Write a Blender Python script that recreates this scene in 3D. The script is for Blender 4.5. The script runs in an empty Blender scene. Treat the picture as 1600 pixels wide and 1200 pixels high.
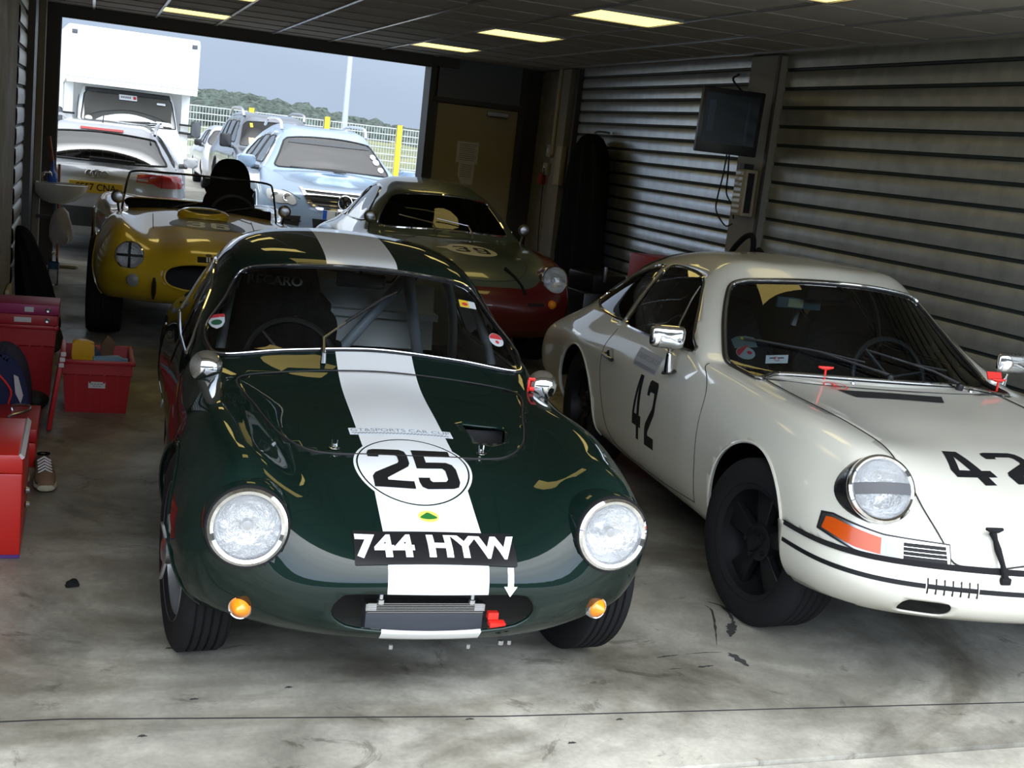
import bpy, bmesh, math, random
import numpy as np
from mathutils import Vector, Matrix
from mathutils.bvhtree import BVHTree
random.seed(7)
sc = bpy.context.scene
COL = sc.collection
PI = math.pi

# ---------------------------------------------------------------- materials
class _Mats(dict):
    def __missing__(self, k):
        self[k] = bpy.data.materials.new(k); return self[k]
MATS = _Mats()
def new_mat(name):
    m = MATS[name]; m.use_nodes = True
    nt = m.node_tree; nt.nodes.clear()
    out = nt.nodes.new('ShaderNodeOutputMaterial')
    return m, nt, out
def mat(name, col, rough=.5, metal=0, coat=0, coat_r=.03, spec=.5, bump=0, bscale=80, var=0, vscale=3, sheen=0):
    """principled surface; bump and var add procedural grain and gentle mottling of the colour"""
    m, nt, out = new_mat(name)
    p = nt.nodes.new('ShaderNodeBsdfPrincipled')
    p.inputs['Base Color'].default_value = (*col, 1)
    p.inputs['Roughness'].default_value = rough
    p.inputs['Metallic'].default_value = metal
    p.inputs['Specular IOR Level'].default_value = spec
    p.inputs['Coat Weight'].default_value = coat
    p.inputs['Coat Roughness'].default_value = coat_r
    p.inputs['Sheen Weight'].default_value = sheen
    tc = nt.nodes.new('ShaderNodeTexCoord')
    if bump:
        n = nt.nodes.new('ShaderNodeTexNoise'); n.inputs['Scale'].default_value = bscale; n.inputs['Detail'].default_value = 4
        b = nt.nodes.new('ShaderNodeBump'); b.inputs['Strength'].default_value = bump; b.inputs['Distance'].default_value = .01
        nt.links.new(tc.outputs['Object'], n.inputs['Vector'])
        nt.links.new(n.outputs['Fac'], b.inputs['Height']); nt.links.new(b.outputs['Normal'], p.inputs['Normal'])
    if var:
        n = nt.nodes.new('ShaderNodeTexNoise'); n.inputs['Scale'].default_value = vscale; n.inputs['Detail'].default_value = 6
        r = nt.nodes.new('ShaderNodeMapRange'); r.inputs['From Min'].default_value = .3; r.inputs['From Max'].default_value = .7
        r.inputs['To Min'].default_value = 1 - var; r.inputs['To Max'].default_value = 1 + var
        x = nt.nodes.new('ShaderNodeMix'); x.data_type = 'RGBA'; x.blend_type = 'MULTIPLY'; x.inputs['Factor'].default_value = 1
        x.inputs['A'].default_value = (*col, 1)
        nt.links.new(tc.outputs['Object'], n.inputs['Vector'])
        nt.links.new(n.outputs['Fac'], r.inputs['Value']); nt.links.new(r.outputs['Result'], x.inputs['B'])
        nt.links.new(x.outputs['Result'], p.inputs['Base Color'])
    nt.links.new(p.outputs[0], out.inputs[0])
    return m
def glass_mat(name, tint=(.8, .85, .85), ior=1.5, rough=0, gloss=(1, 1, 1)):
    m, nt, out = new_mat(name)
    f = nt.nodes.new('ShaderNodeFresnel'); f.inputs['IOR'].default_value = ior
    t = nt.nodes.new('ShaderNodeBsdfTransparent'); t.inputs[0].default_value = (*tint, 1)
    g = nt.nodes.new('ShaderNodeBsdfGlossy'); g.inputs['Color'].default_value = (*gloss, 1); g.inputs['Roughness'].default_value = rough
    x = nt.nodes.new('ShaderNodeMixShader')
    nt.links.new(f.outputs[0], x.inputs[0]); nt.links.new(t.outputs[0], x.inputs[1]); nt.links.new(g.outputs[0], x.inputs[2])
    nt.links.new(x.outputs[0], out.inputs[0])
    return m
def lens_mat(name, tint, scale=260, strength=.25):
    """ribbed lamp glass"""
    m, nt, out = new_mat(name)
    tc = nt.nodes.new('ShaderNodeTexCoord')
    w = nt.nodes.new('ShaderNodeTexWave'); w.inputs['Scale'].default_value = scale / 6.28; w.inputs['Distortion'].default_value = 1.2; w.inputs['Detail Scale'].default_value = .3
    b = nt.nodes.new('ShaderNodeBump'); b.inputs['Strength'].default_value = strength; b.inputs['Distance'].default_value = .004
    nt.links.new(tc.outputs['Object'], w.inputs['Vector']); nt.links.new(w.outputs['Fac'], b.inputs['Height'])
    p = nt.nodes.new('ShaderNodeBsdfPrincipled')
    p.inputs['Base Color'].default_value = (*tint, 1); p.inputs['Roughness'].default_value = .12
    t = nt.nodes.new('ShaderNodeBsdfTransparent'); t.inputs[0].default_value = (*[min(1, c * 1.1) for c in tint], 1)
    x = nt.nodes.new('ShaderNodeMixShader'); x.inputs[0].default_value = .16
    nt.links.new(b.outputs['Normal'], p.inputs['Normal'])
    nt.links.new(t.outputs[0], x.inputs[1]); nt.links.new(p.outputs[0], x.inputs[2]); nt.links.new(x.outputs[0], out.inputs[0])
    return m
def emit_mat(name, col, s):
    m, nt, out = new_mat(name)
    e = nt.nodes.new('ShaderNodeEmission'); e.inputs[0].default_value = (*col, 1); e.inputs[1].default_value = s
    nt.links.new(e.outputs[0], out.inputs[0]); return m

# ---------------------------------------------------------------- objects
def tag(o, label=None, cat=None, group=None, kind=None):
    if label: o['label'] = label
    if cat: o['category'] = cat
    if group: o['group'] = group
    if kind: o['kind'] = kind
    return o
def thing(name, label, cat, loc=(0, 0, 0), rotz=0, group=None):
    o = bpy.data.objects.new(name, None); COL.objects.link(o)
    o.location = loc; o.rotation_euler = (0, 0, rotz); o.empty_display_size = .1
    return tag(o, label, cat, group)
def obj(name, bm, mats, parent=None, smooth=True, angle=40, label=None):
    me = bpy.data.meshes.new(name)
    bm.normal_update(); bm.to_mesh(me); bm.free()
    for m in (mats if isinstance(mats, (list, tuple)) else [mats]):
        me.materials.append(MATS[m] if isinstance(m, str) else m)
    if smooth:
        me.polygons.foreach_set('use_smooth', [True] * len(me.polygons))
        try: me.set_sharp_from_angle(angle=math.radians(angle))
        except Exception: pass
    o = bpy.data.objects.new(name, me); COL.objects.link(o)
    if parent is not None: o.parent = parent
    if label: o['label'] = label
    return o
def struct(name, bm, m, parent=None, smooth=False):
    o = obj(name, bm, m, parent, smooth=smooth); o['kind'] = 'structure'; return o
def solid(o, t=.012, off=-1, inner=None):
    s = o.modifiers.new('thick', 'SOLIDIFY'); s.thickness = t; s.offset = off
    if inner is not None:
        n = len(o.data.materials); o.data.materials.append(MATS[inner])
        s.material_offset = n; s.material_offset_rim = 0
    return o
def copy_tree(o, parent=None):
    c = o.copy(); COL.objects.link(c); c.parent = parent
    for ch in list(o.children): copy_tree(ch, c)
    return c

# ---------------------------------------------------------------- primitive meshes
def NB(): return bmesh.new()
def box(bm, c, s, rot=None, bev=0, seg=2, mi=0):
    r = bmesh.ops.create_cube(bm, size=1)
    vs = r['verts']
    M = Matrix.Translation(c) @ ((rot if rot is not None else Matrix.Identity(3)).to_4x4()) @ Matrix.Diagonal((*s, 1))
    fs = set(f for v in vs for f in v.link_faces)
    bmesh.ops.transform(bm, matrix=M, verts=vs)
    if bev:
        es = list(set(e for v in vs for e in v.link_edges))
        rr = bmesh.ops.bevel(bm, geom=es, offset=bev, segments=seg, affect='EDGES', profile=.5)
        fs = set(rr['faces']) | set(f for f in fs if f.is_valid)
    if mi:
        for f in fs: f.material_index = mi
    return bm
def frame_of(d):
    d = Vector(d).normalized()
    a = Vector((0, 0, 1)) if abs(d.z) < .9 else Vector((1, 0, 0))
    u = a.cross(d).normalized(); v = d.cross(u)
    return u, v, d
def tube(bm, pts, r, seg=8, closed=False, cap=True, mi=0):
    """round bar swept along points; r may be one radius per point"""
    P = [Vector(p) for p in pts]; n = len(P)
    R = r if isinstance(r, (list, tuple)) else [r] * n
    rings = []; u = None
    for i in range(n):
        if closed: t = (P[(i + 1) % n] - P[i - 1])
        else: t = P[min(i + 1, n - 1)] - P[max(i - 1, 0)]
        if t.length < 1e-9: t = Vector((0, 0, 1))
        t.normalize()
        if u is None: u, _, _ = frame_of(t)
        u = (u - t * u.dot(t))
        if u.length < 1e-6: u, _, _ = frame_of(t)
        u.normalize(); v = t.cross(u)
        rings.append([bm.verts.new(P[i] + (u * math.cos(a) + v * math.sin(a)) * R[i]) for a in [2 * PI * k / seg for k in range(seg)]])
    m = n if closed else n - 1
    for i in range(m):
        A, B = rings[i], rings[(i + 1) % n]
        for k in range(seg):
            f = bm.faces.new((A[k], A[(k + 1) % seg], B[(k + 1) % seg], B[k])); f.material_index = mi
    if not closed and cap:
        bm.faces.new(rings[0][::-1]).material_index = mi; bm.faces.new(rings[-1]).material_index = mi
    return bm
def lathe(bm, prof, c, axis, seg=32, mi=0, closed=False, sx=1, sy=1):
    """prof: (radius, distance along axis) pairs"""
    u, v, d = frame_of(axis); c = Vector(c); rings = []
    for r, h in prof:
        if r < 1e-6: rings.append([bm.verts.new(c + d * h)])
        else: rings.append([bm.verts.new(c + d * h + (u * math.cos(a) * sx + v * math.sin(a) * sy) * r) for a in [2 * PI * k / seg for k in range(seg)]])
    pr = list(zip(rings, rings[1:])) + ([(rings[-1], rings[0])] if closed else [])
    for A, B in pr:
        if len(A) == 1 and len(B) == 1: continue
        for k in range(seg):
            k2 = (k + 1) % seg
            if len(A) == 1: f = bm.faces.new((A[0], B[k2], B[k]))
            elif len(B) == 1: f = bm.faces.new((A[k], A[k2], B[0]))
            else: f = bm.faces.new((A[k], A[k2], B[k2], B[k]))
            f.material_index = mi
    return bm
def prism(bm, poly, c, u, v, w, d0, d1, mi=0, bev=0):
    """extrude a 2-D outline (in u,v) from d0 to d1 along w"""
    c, u, v, w = map(Vector, (c, u, v, w))
    A = [bm.verts.new(c + u * a + v * b + w * d0) for a, b in poly]
    B = [bm.verts.new(c + u * a + v * b + w * d1) for a, b in poly]
    fs = [bm.faces.new(A[::-1]), bm.faces.new(B)]
    n = len(poly)
    for k in range(n): fs.append(bm.faces.new((A[k], A[(k + 1) % n], B[(k + 1) % n], B[k])))
    for f in fs: f.material_index = mi
    if bev:
        es = list(set(e for f in fs for e in f.edges))
        bmesh.ops.bevel(bm, geom=es, offset=bev, segments=2, affect='EDGES', profile=.5)
    return bm
def rrect(w, h, r, n=4, cx=0, cy=0):
    o = []
    for sx, sy, a0 in ((1, 1, 0), (-1, 1, 90), (-1, -1, 180), (1, -1, 270)):
        for k in range(n + 1):
            a = math.radians(a0 + 90 * k / n)
            o.append((cx + sx * (w / 2 - r) + r * math.cos(a), cy + sy * (h / 2 - r) + r * math.sin(a)))
    return o
def ell(a, b, n=40, cx=0, cy=0): return [(cx + a * math.cos(2 * PI * k / n), cy + b * math.sin(2 * PI * k / n)) for k in range(n)]
def smooth_path(pts, k=8, closed=False):
    P = [np.array(p, float) for p in pts]; n = len(P); out = []
    for i in range(n if closed else n - 1):
        p1, p2 = P[i], P[(i + 1) % n]
        p0 = P[i - 1] if (closed or i > 0) else 2 * p1 - p2
        p3 = P[(i + 2) % n] if (closed or i + 2 < n) else 2 * p2 - p1
        for t in np.linspace(0, 1, k, endpoint=False):
            out.append(.5 * ((2 * p1) + (-p0 + p2) * t + (2 * p0 - 5 * p1 + 4 * p2 - p3) * t ** 2 + (-p0 + 3 * p1 - 3 * p2 + p3) * t ** 3))
    if not closed: out.append(P[-1])
    return [tuple(p) for p in out]

# ---------------------------------------------------------------- car body surfaces
def body_surface(tab, ku=7, kv=6, sharpen=3):
    """tab: stations x feature lines x (x, y, z) in mm for one half; smooth B-spline skin, mirrored"""
    P = np.array(tab, float) / 1000.0
    n, m, _ = P.shape
    F = np.array([-1, 1, 1.])
    def pad(Q):
        top = np.concatenate([(Q[1] * F)[None], Q, (Q[-2] * F)[None]], 0)
        lo = 2 * top[:, 0] - top[:, 1]; hi = top[:, -2] * F
        return np.concatenate([lo[:, None], top, hi[:, None]], 1)
    def smooth(Q):
        G = pad(Q)
        A = (G[:-2] + 4 * G[1:-1] + G[2:]) / 6
        return (A[:, :-2] + 4 * A[:, 1:-1] + A[:, 2:]) / 6
    Q = P.copy()
    for _ in range(sharpen): Q = Q + (P - smooth(Q))
    G = pad(Q)
    def basis(L, k):
        ts = np.linspace(0, L - 1, (L - 1) * k + 1); B = np.zeros((len(ts), L + 2))
        for a, t in enumerate(ts):
            i = min(int(t), L - 2); f = t - i
            B[a, i:i + 4] = [(1 - f) ** 3 / 6, (3 * f ** 3 - 6 * f ** 2 + 4) / 6, (-3 * f ** 3 + 3 * f ** 2 + 3 * f + 1) / 6, f ** 3 / 6]
        return B
    S = np.einsum('ai,ijk,bj->abk', basis(n, ku), G, basis(m, kv))
    S[:, -1, 0] = 0; S[0, :, 0] = 0; S[-1, :, 0] = 0
    S[:, :, 0] = np.maximum(S[:, :, 0], 0)
    bm = NB(); a, b, _ = S.shape
    for sgn in (1, -1):
        V = [[bm.verts.new((S[i, j, 0] * sgn, S[i, j, 1], S[i, j, 2])) for j in range(b)] for i in range(a)]
        for i in range(a - 1):
            for j in range(b - 1):
                q = (V[i][j], V[i + 1][j], V[i + 1][j + 1], V[i][j + 1])
                bm.faces.new(q if sgn > 0 else q[::-1])
    bmesh.ops.remove_doubles(bm, verts=bm.verts[:], dist=.0012)
    bmesh.ops.dissolve_degenerate(bm, edges=bm.edges[:], dist=.0005)
    bmesh.ops.recalc_face_normals(bm, faces=bm.faces[:])
    top = max(bm.faces, key=lambda f: f.calc_center_median().z); top.normal_update()
    if top.normal.z < 0: bmesh.ops.reverse_faces(bm, faces=bm.faces[:])
    return bm
def sdf(poly, x, y):
    d = 1e9; ins = False; n = len(poly)
    for i in range(n):
        ax, ay = poly[i]; bx, by = poly[(i + 1) % n]
        ex, ey = bx - ax, by - ay; wx, wy = x - ax, y - ay
        q = max(0, min(1, (wx * ex + wy * ey) / (ex * ex + ey * ey + 1e-12)))
        dx, dy = wx - ex * q, wy - ey * q; d = min(d, dx * dx + dy * dy)
        if (ay > y) != (by > y) and x < (bx - ax) * (y - ay) / (by - ay + 1e-15) + ax: ins = not ins
    d = math.sqrt(d); return -d if ins else d
def cut(bm, f, eps=.0003):
    """split the mesh along the zero level of f"""
    val = {v: f(v.co) for v in bm.verts}
    for v in val:
        if abs(val[v]) < eps: val[v] = 0.
    for e in list(bm.edges):
        a, b = e.verts; fa, fb = val[a], val[b]
        if fa * fb < 0:
            lo, hi, flo, fhi = 0., 1., fa, fb
            for _ in range(4):
                t = lo + (hi - lo) * flo / (flo - fhi); ft = f(a.co.lerp(b.co, t))
                if ft * flo > 0: lo, flo = t, ft
                else: hi, fhi = t, ft
            t = max(.004, min(.996, t))
            _, nv = bmesh.utils.edge_split(e, a, t)
            val[nv] = 0.
    for fc in list(bm.faces):
        vs = list(fc.verts); z = [i for i, v in enumerate(vs) if val[v] == 0.]
        if len(z) >= 2 and any(val[v] > 0 for v in vs) and any(val[v] < 0 for v in vs):
            n = len(vs); best = None
            for i in range(len(z)):
                for j in range(i + 1, len(z)):
                    a, b = z[i], z[j]
                    if (b - a) % n in (1, n - 1): continue
                    s1 = [val[vs[k % n]] for k in range(a + 1, b)]; s2 = [val[vs[k % n]] for k in range(b + 1, a + n)]
                    if (max(s1) <= 0 and min(s2) >= 0) or (min(s1) >= 0 and max(s2) <= 0): best = (a, b)
            if best is None and len(z) == 2 and (z[1] - z[0]) % n not in (1, n - 1): best = z
            if best:
                try: bmesh.utils.face_split(fc, vs[best[0]], vs[best[1]])
                except Exception: pass
    return val
def take(bm, f, val=None):
    """cut out the part where f < 0 and return it as a mesh of its own"""
    val = cut(bm, f)
    neg = [fc for fc in bm.faces if sum(val.get(v, 0) for v in fc.verts) < 0]
    ids = set(fc.index for fc in neg)
    bm.faces.index_update(); ids = set(fc.index for fc in neg)
    out = bm.copy(); out.faces.ensure_lookup_table()
    bmesh.ops.delete(out, geom=[fc for fc in out.faces if fc.index not in ids], context='FACES')
    bmesh.ops.delete(bm, geom=neg, context='FACES')
    return out
def paint(bm, f, mi):
    val = cut(bm, f)
    for fc in bm.faces:
        if sum(val.get(v, 0) for v in fc.verts) < 0: fc.material_index = mi
def loops_of(bm):
    """ordered boundary loops"""
    es = [e for e in bm.edges if e.is_boundary]; adj = {}
    for e in es:
        for v in e.verts: adj.setdefault(v, []).append(e)
    seen = set(); out = []
    for e in es:
        if e in seen: continue
        seen.add(e); a, b = e.verts; path = [a, b]; cur = b
        while True:
            nx = [q for q in adj[cur] if q not in seen]
            if not nx: break
            q = nx[0]; seen.add(q); cur = q.other_vert(cur)
            if cur is path[0]: break
            path.append(cur)
        out.append([v.co.copy() for v in path])
    return out
def even(path, d, closed=True):
    """resample a path at even steps"""
    P = [Vector(p) for p in path]
    if closed: P = P + [P[0]]
    L = [0]
    for a, b in zip(P, P[1:]): L.append(L[-1] + (b - a).length)
    n = max(6, int(L[-1] / d)); out = []; k = 0
    for i in range(n if closed else n + 1):
        s = L[-1] * i / n
        while k < len(L) - 2 and L[k + 1] < s: k += 1
        t = (s - L[k]) / max(1e-9, L[k + 1] - L[k]); out.append(P[k].lerp(P[k + 1], t))
    return out
def rim_tube(src, r, name, m, parent, minlen=.1, seg=6, step=.012, relax=2):
    bm = NB(); ok = False
    for lp in loops_of(src):
        Ln = sum((lp[i] - lp[i - 1]).length for i in range(len(lp)))
        if Ln < minlen: continue
        p = even(lp, step)
        for _ in range(relax): p = [(p[i - 1] + p[i] * 2 + p[(i + 1) % len(p)]) / 4 for i in range(len(p))]
        tube(bm, p, r, seg, closed=True); ok = True
    if not ok: bm.free(); return None
    return obj(name, bm, m, parent)
def tree_of(bm):
    return BVHTree.FromBMesh(bm)
def arch(cy, cz, r, side=0, cut_z=0):
    """wheel arch level function in the side view"""
    return lambda c: (math.hypot(c.y - cy, c.z - cz) - r) if abs(c.x) > .35 else 1.

# ---------------------------------------------------------------- flat artwork laid on a surface
def curve_mesh(splines=None, text=None, size=1, bold=0, align='CENTER', sx=1, spacing=1, shear=0):
    cu = bpy.data.curves.new('tmp', 'FONT' if text is not None else 'CURVE')
    if text is not None:
        cu.body = text; cu.size = size; cu.offset = bold; cu.align_x = align; cu.align_y = 'CENTER'; cu.space_character = spacing; cu.shear = shear
        cu.resolution_u = 5
    else:
        for poly in splines:
            s = cu.splines.new('POLY'); s.points.add(len(poly) - 1)
            for p, (a, b) in zip(s.points, poly): p.co = (a, b, 0, 1)
            s.use_cyclic_u = True
    cu.dimensions = '2D'; cu.fill_mode = 'BOTH'
    o = bpy.data.objects.new('tmp', cu); COL.objects.link(o)
    dg = bpy.context.evaluated_depsgraph_get(); dg.update()
    me = o.evaluated_get(dg).to_mesh()
    bm = NB(); bm.from_mesh(me); o.evaluated_get(dg).to_mesh_clear()
    bpy.data.objects.remove(o); bpy.data.curves.remove(cu)
    bmesh.ops.remove_doubles(bm, verts=bm.verts[:], dist=1e-5)
    if sx != 1: bmesh.ops.scale(bm, vec=(sx, 1, 1), verts=bm.verts[:])
    return bm
def grid_cut(bm, step):
    xs = [v.co.x for v in bm.verts]; ys = [v.co.y for v in bm.verts]
    for ax, (lo, hi) in ((0, (min(xs), max(xs))), (1, (min(ys), max(ys)))):
        k = math.floor(lo / step) + 1
        while k * step < hi:
            co = [0, 0, 0]; co[ax] = k * step + 1e-5; no = [0, 0, 0]; no[ax] = 1
            bmesh.ops.bisect_plane(bm, geom=bm.verts[:] + bm.edges[:] + bm.faces[:], plane_co=co, plane_no=no, dist=1e-6)
            k += 1
def lay(bm, tree, O, u, v, n=None, off=.0012, step=.02, reach=.6):
    """drop a flat mesh (drawn in x,y) on the surface, seen along n"""
    O, u, v = Vector(O), Vector(u), Vector(v)
    n = Vector(n) if n is not None else u.cross(v)
    n.normalize()
    if tree is not None: grid_cut(bm, step)
    lost = []
    for w in bm.verts:
        p = O + u * w.co.x + v * w.co.y
        if tree is not None:
            h = tree.ray_cast(p + n * reach * .5, -n, reach)
            if h[0] is not None:
                nn = h[1] if h[1].dot(n) > 0 else -h[1]
                p = h[0] + nn * off
            else: lost.append(w)
        w.co = p
    if lost: bmesh.ops.delete(bm, geom=lost, context='VERTS')
    bm.normal_update()
    for f in bm.faces:
        if f.normal.dot(n) < 0: f.normal_flip()
    return bm
def decal(name, parts, tree, O, u, v, n=None, off=.0012, step=.02, parent=None, reach=.6, label=None):
    """parts: list of (flat mesh, material); later ones lie on top"""
    out = NB(); mats = []
    for k, (b, m) in enumerate(parts):
        lay(b, tree, O, u, v, n, off + .0006 * k, step, reach)
        if m not in mats: mats.append(m)
        me = bpy.data.meshes.new('t'); b.to_mesh(me); b.free()
        s = len(out.faces); out.from_mesh(me); bpy.data.meshes.remove(me)
        out.faces.ensure_lookup_table()
        for f in out.faces[s:]: f.material_index = mats.index(m)
    return obj(name, out, mats, parent, label=label)
def PM(*polys): return curve_mesh(splines=list(polys))
def TM(t, size=.1, bold=0, sx=1, **k): return curve_mesh(text=t, size=size, bold=bold, sx=sx, **k)
def moved(bm, dx=0, dy=0, s=1, rot=0):
    M = Matrix.Translation((dx, dy, 0)) @ Matrix.Rotation(rot, 4, 'Z') @ Matrix.Scale(s, 4)
    bmesh.ops.transform(bm, matrix=M, verts=bm.verts[:]); return bm
DIG = {
 '2': [[(0,.76),(0,.88),(.06,.97),(.18,1),(.84,1),(.96,.95),(1,.84),(1,.60),(.95,.52),(.36,.22),(.36,.17),(1,.17),(1,0),(0,0),(0,.24),(.08,.33),(.70,.60),(.74,.65),(.74,.78),(.68,.83),(.32,.83),(.27,.80),(.27,.76)]],
 '5': [[(.02,1),(.98,1),(.98,.84),(.30,.84),(.30,.64),(.80,.64),(.94,.58),(1,.46),(1,.14),(.93,.03),(.80,0),(.16,0),(.04,.05),(0,.16),(0,.26),(.28,.26),(.28,.2),(.33,.16),(.66,.16),(.72,.21),(.72,.42),(.66,.48),(.02,.48)]],
 '4': [[(.42,1),(.78,1),(.78,.38),(1,.38),(1,.20),(.78,.20),(.78,0),(.50,0),(.50,.20),(0,.20),(0,.38)],[(.50,.38),(.22,.38),(.50,.80)]],
 '3': [[(0,.76),(0,.86),(.12,.98),(.25,1),(.78,1),(.94,.94),(1,.82),(1,.62),(.88,.51),(1,.42),(1,.18),(.93,.05),(.78,0),(.22,0),(.06,.05),(0,.16),(0,.27),(.28,.27),(.30,.18),(.68,.18),(.72,.22),(.72,.38),(.67,.43),(.30,.43),(.30,.59),(.67,.59),(.72,.64),(.72,.78),(.67,.82),(.32,.82),(.28,.76)]],
 '9': [[(.2,1),(.8,1),(.95,.93),(1,.8),(1,.2),(.92,.05),(.78,0),(.2,0),(.06,.06),(0,.18),(0,.26),(.28,.26),(.32,.17),(.68,.17),(.72,.22),(.72,.38),(.22,.38),(.07,.43),(0,.55),(0,.8),(.06,.94)],[(.32,.83),(.28,.78),(.28,.60),(.33,.55),(.72,.55),(.72,.78),(.68,.83)]],
 '6': [[(.8,0),(.2,0),(.05,.07),(0,.2),(0,.8),(.08,.95),(.22,1),(.8,1),(.94,.94),(1,.82),(1,.74),(.72,.74),(.68,.83),(.32,.83),(.28,.78),(.28,.62),(.78,.62),(.93,.57),(1,.45),(1,.2),(.94,.06)],[(.68,.17),(.72,.22),(.72,.40),(.67,.45),(.28,.45),(.28,.22),(.32,.17)]],
}
def digits(t, w, h, gap):
    sp = []; x = 0
    for ch in t:
        for pl in DIG[ch]: sp.append([(x + a * w, b * h) for a, b in pl])
        x += w + gap
    W = x - gap
    return PM(*[[(a - W / 2, b - h / 2) for a, b in pl] for pl in sp])
# ================================================================ camera, view, light
cam = bpy.data.objects.new('camera', bpy.data.cameras.new('camera')); COL.objects.link(cam)
cam.data.sensor_width = 36; cam.data.lens = 1900 / 1600 * 36; cam.data.clip_end = 2000
R = Vector((0.94064279, -0.3206541, 0.11122992)); U = Vector((-0.0430661, 0.21231188, 0.97625252)); B = -Vector((0.3366548, 0.92309513, -0.18590032))
cam.matrix_world = Matrix(((R.x, U.x, B.x, 0), (R.y, U.y, B.y, 0), (R.z, U.z, B.z, 1.6), (0, 0, 0, 1)))
sc.camera = cam
vs = sc.view_settings
sc.display_settings.display_device = 'sRGB'
vs.view_transform = 'Standard'; vs.look = 'None'; vs.gamma = 1; vs.use_curve_mapping = False; vs.exposure = 0.0
try:
    cy = sc.cycles
    cy.max_bounces = 10; cy.diffuse_bounces = 5; cy.glossy_bounces = 5; cy.transparent_max_bounces = 16; cy.transmission_bounces = 6
    cy.caustics_reflective = False; cy.caustics_refractive = False; cy.sample_clamp_indirect = 8
except Exception: pass

# overcast sky: pale blue-grey at the horizon, brighter overhead, soft cloud banks
w = bpy.data.worlds.new('sky'); sc.world = w; w.use_nodes = True; nt = w.node_tree; nt.nodes.clear()
out = nt.nodes.new('ShaderNodeOutputWorld'); bg = nt.nodes.new('ShaderNodeBackground')
tc = nt.nodes.new('ShaderNodeTexCoord'); sp = nt.nodes.new('ShaderNodeSeparateXYZ')
rp = nt.nodes.new('ShaderNodeValToRGB'); el = rp.color_ramp.elements
el[0].position = 0; el[0].color = (.46, .575, .73, 1)
el[1].position = 1; el[1].color = (1.6, 1.65, 1.7, 1)
for p, c in ((.03, (.49, .61, .78)), (.12, (.57, .70, .90)), (.22, (.58, .69, .86)), (.5, (.78, .84, .92)), (.75, (1.1, 1.15, 1.2))):
    e = el.new(p); e.color = (*c, 1)
ns = nt.nodes.new('ShaderNodeTexNoise'); ns.inputs['Scale'].default_value = 2.2; ns.inputs['Detail'].default_value = 5
mp = nt.nodes.new('ShaderNodeMapping'); mp.inputs['Scale'].default_value = (1, 1, 5)
mr = nt.nodes.new('ShaderNodeMapRange'); mr.inputs['From Min'].default_value = .3; mr.inputs['From Max'].default_value = .7; mr.inputs['To Min'].default_value = .93; mr.inputs['To Max'].default_value = 1.08
mx = nt.nodes.new('ShaderNodeMix'); mx.data_type = 'RGBA'; mx.blend_type = 'MULTIPLY'; mx.inputs['Factor'].default_value = 1
nt.links.new(tc.outputs['Generated'], sp.inputs[0]); nt.links.new(sp.outputs['Z'], rp.inputs[0])
nt.links.new(tc.outputs['Generated'], mp.inputs[0]); nt.links.new(mp.outputs[0], ns.inputs['Vector'])
nt.links.new(ns.outputs['Fac'], mr.inputs['Value']); nt.links.new(rp.outputs[0], mx.inputs['A']); nt.links.new(mr.outputs[0], mx.inputs['B'])
# the cloud is brighter over the pit lane, towards -Y
m2 = nt.nodes.new('ShaderNodeMapRange'); m2.inputs['From Min'].default_value = .3; m2.inputs['From Max'].default_value = -.6; m2.inputs['To Min'].default_value = 1.0; m2.inputs['To Max'].default_value = 6.2
m3 = nt.nodes.new('ShaderNodeMix'); m3.data_type = 'RGBA'; m3.blend_type = 'MULTIPLY'; m3.inputs['Factor'].default_value = 1
nt.links.new(sp.outputs['Y'], m2.inputs['Value']); nt.links.new(mx.outputs['Result'], m3.inputs['A']); nt.links.new(m2.outputs[0], m3.inputs['B'])
nt.links.new(m3.outputs['Result'], bg.inputs[0]); bg.inputs[1].default_value = 1.0
nt.links.new(bg.outputs[0], out.inputs[0])

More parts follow.
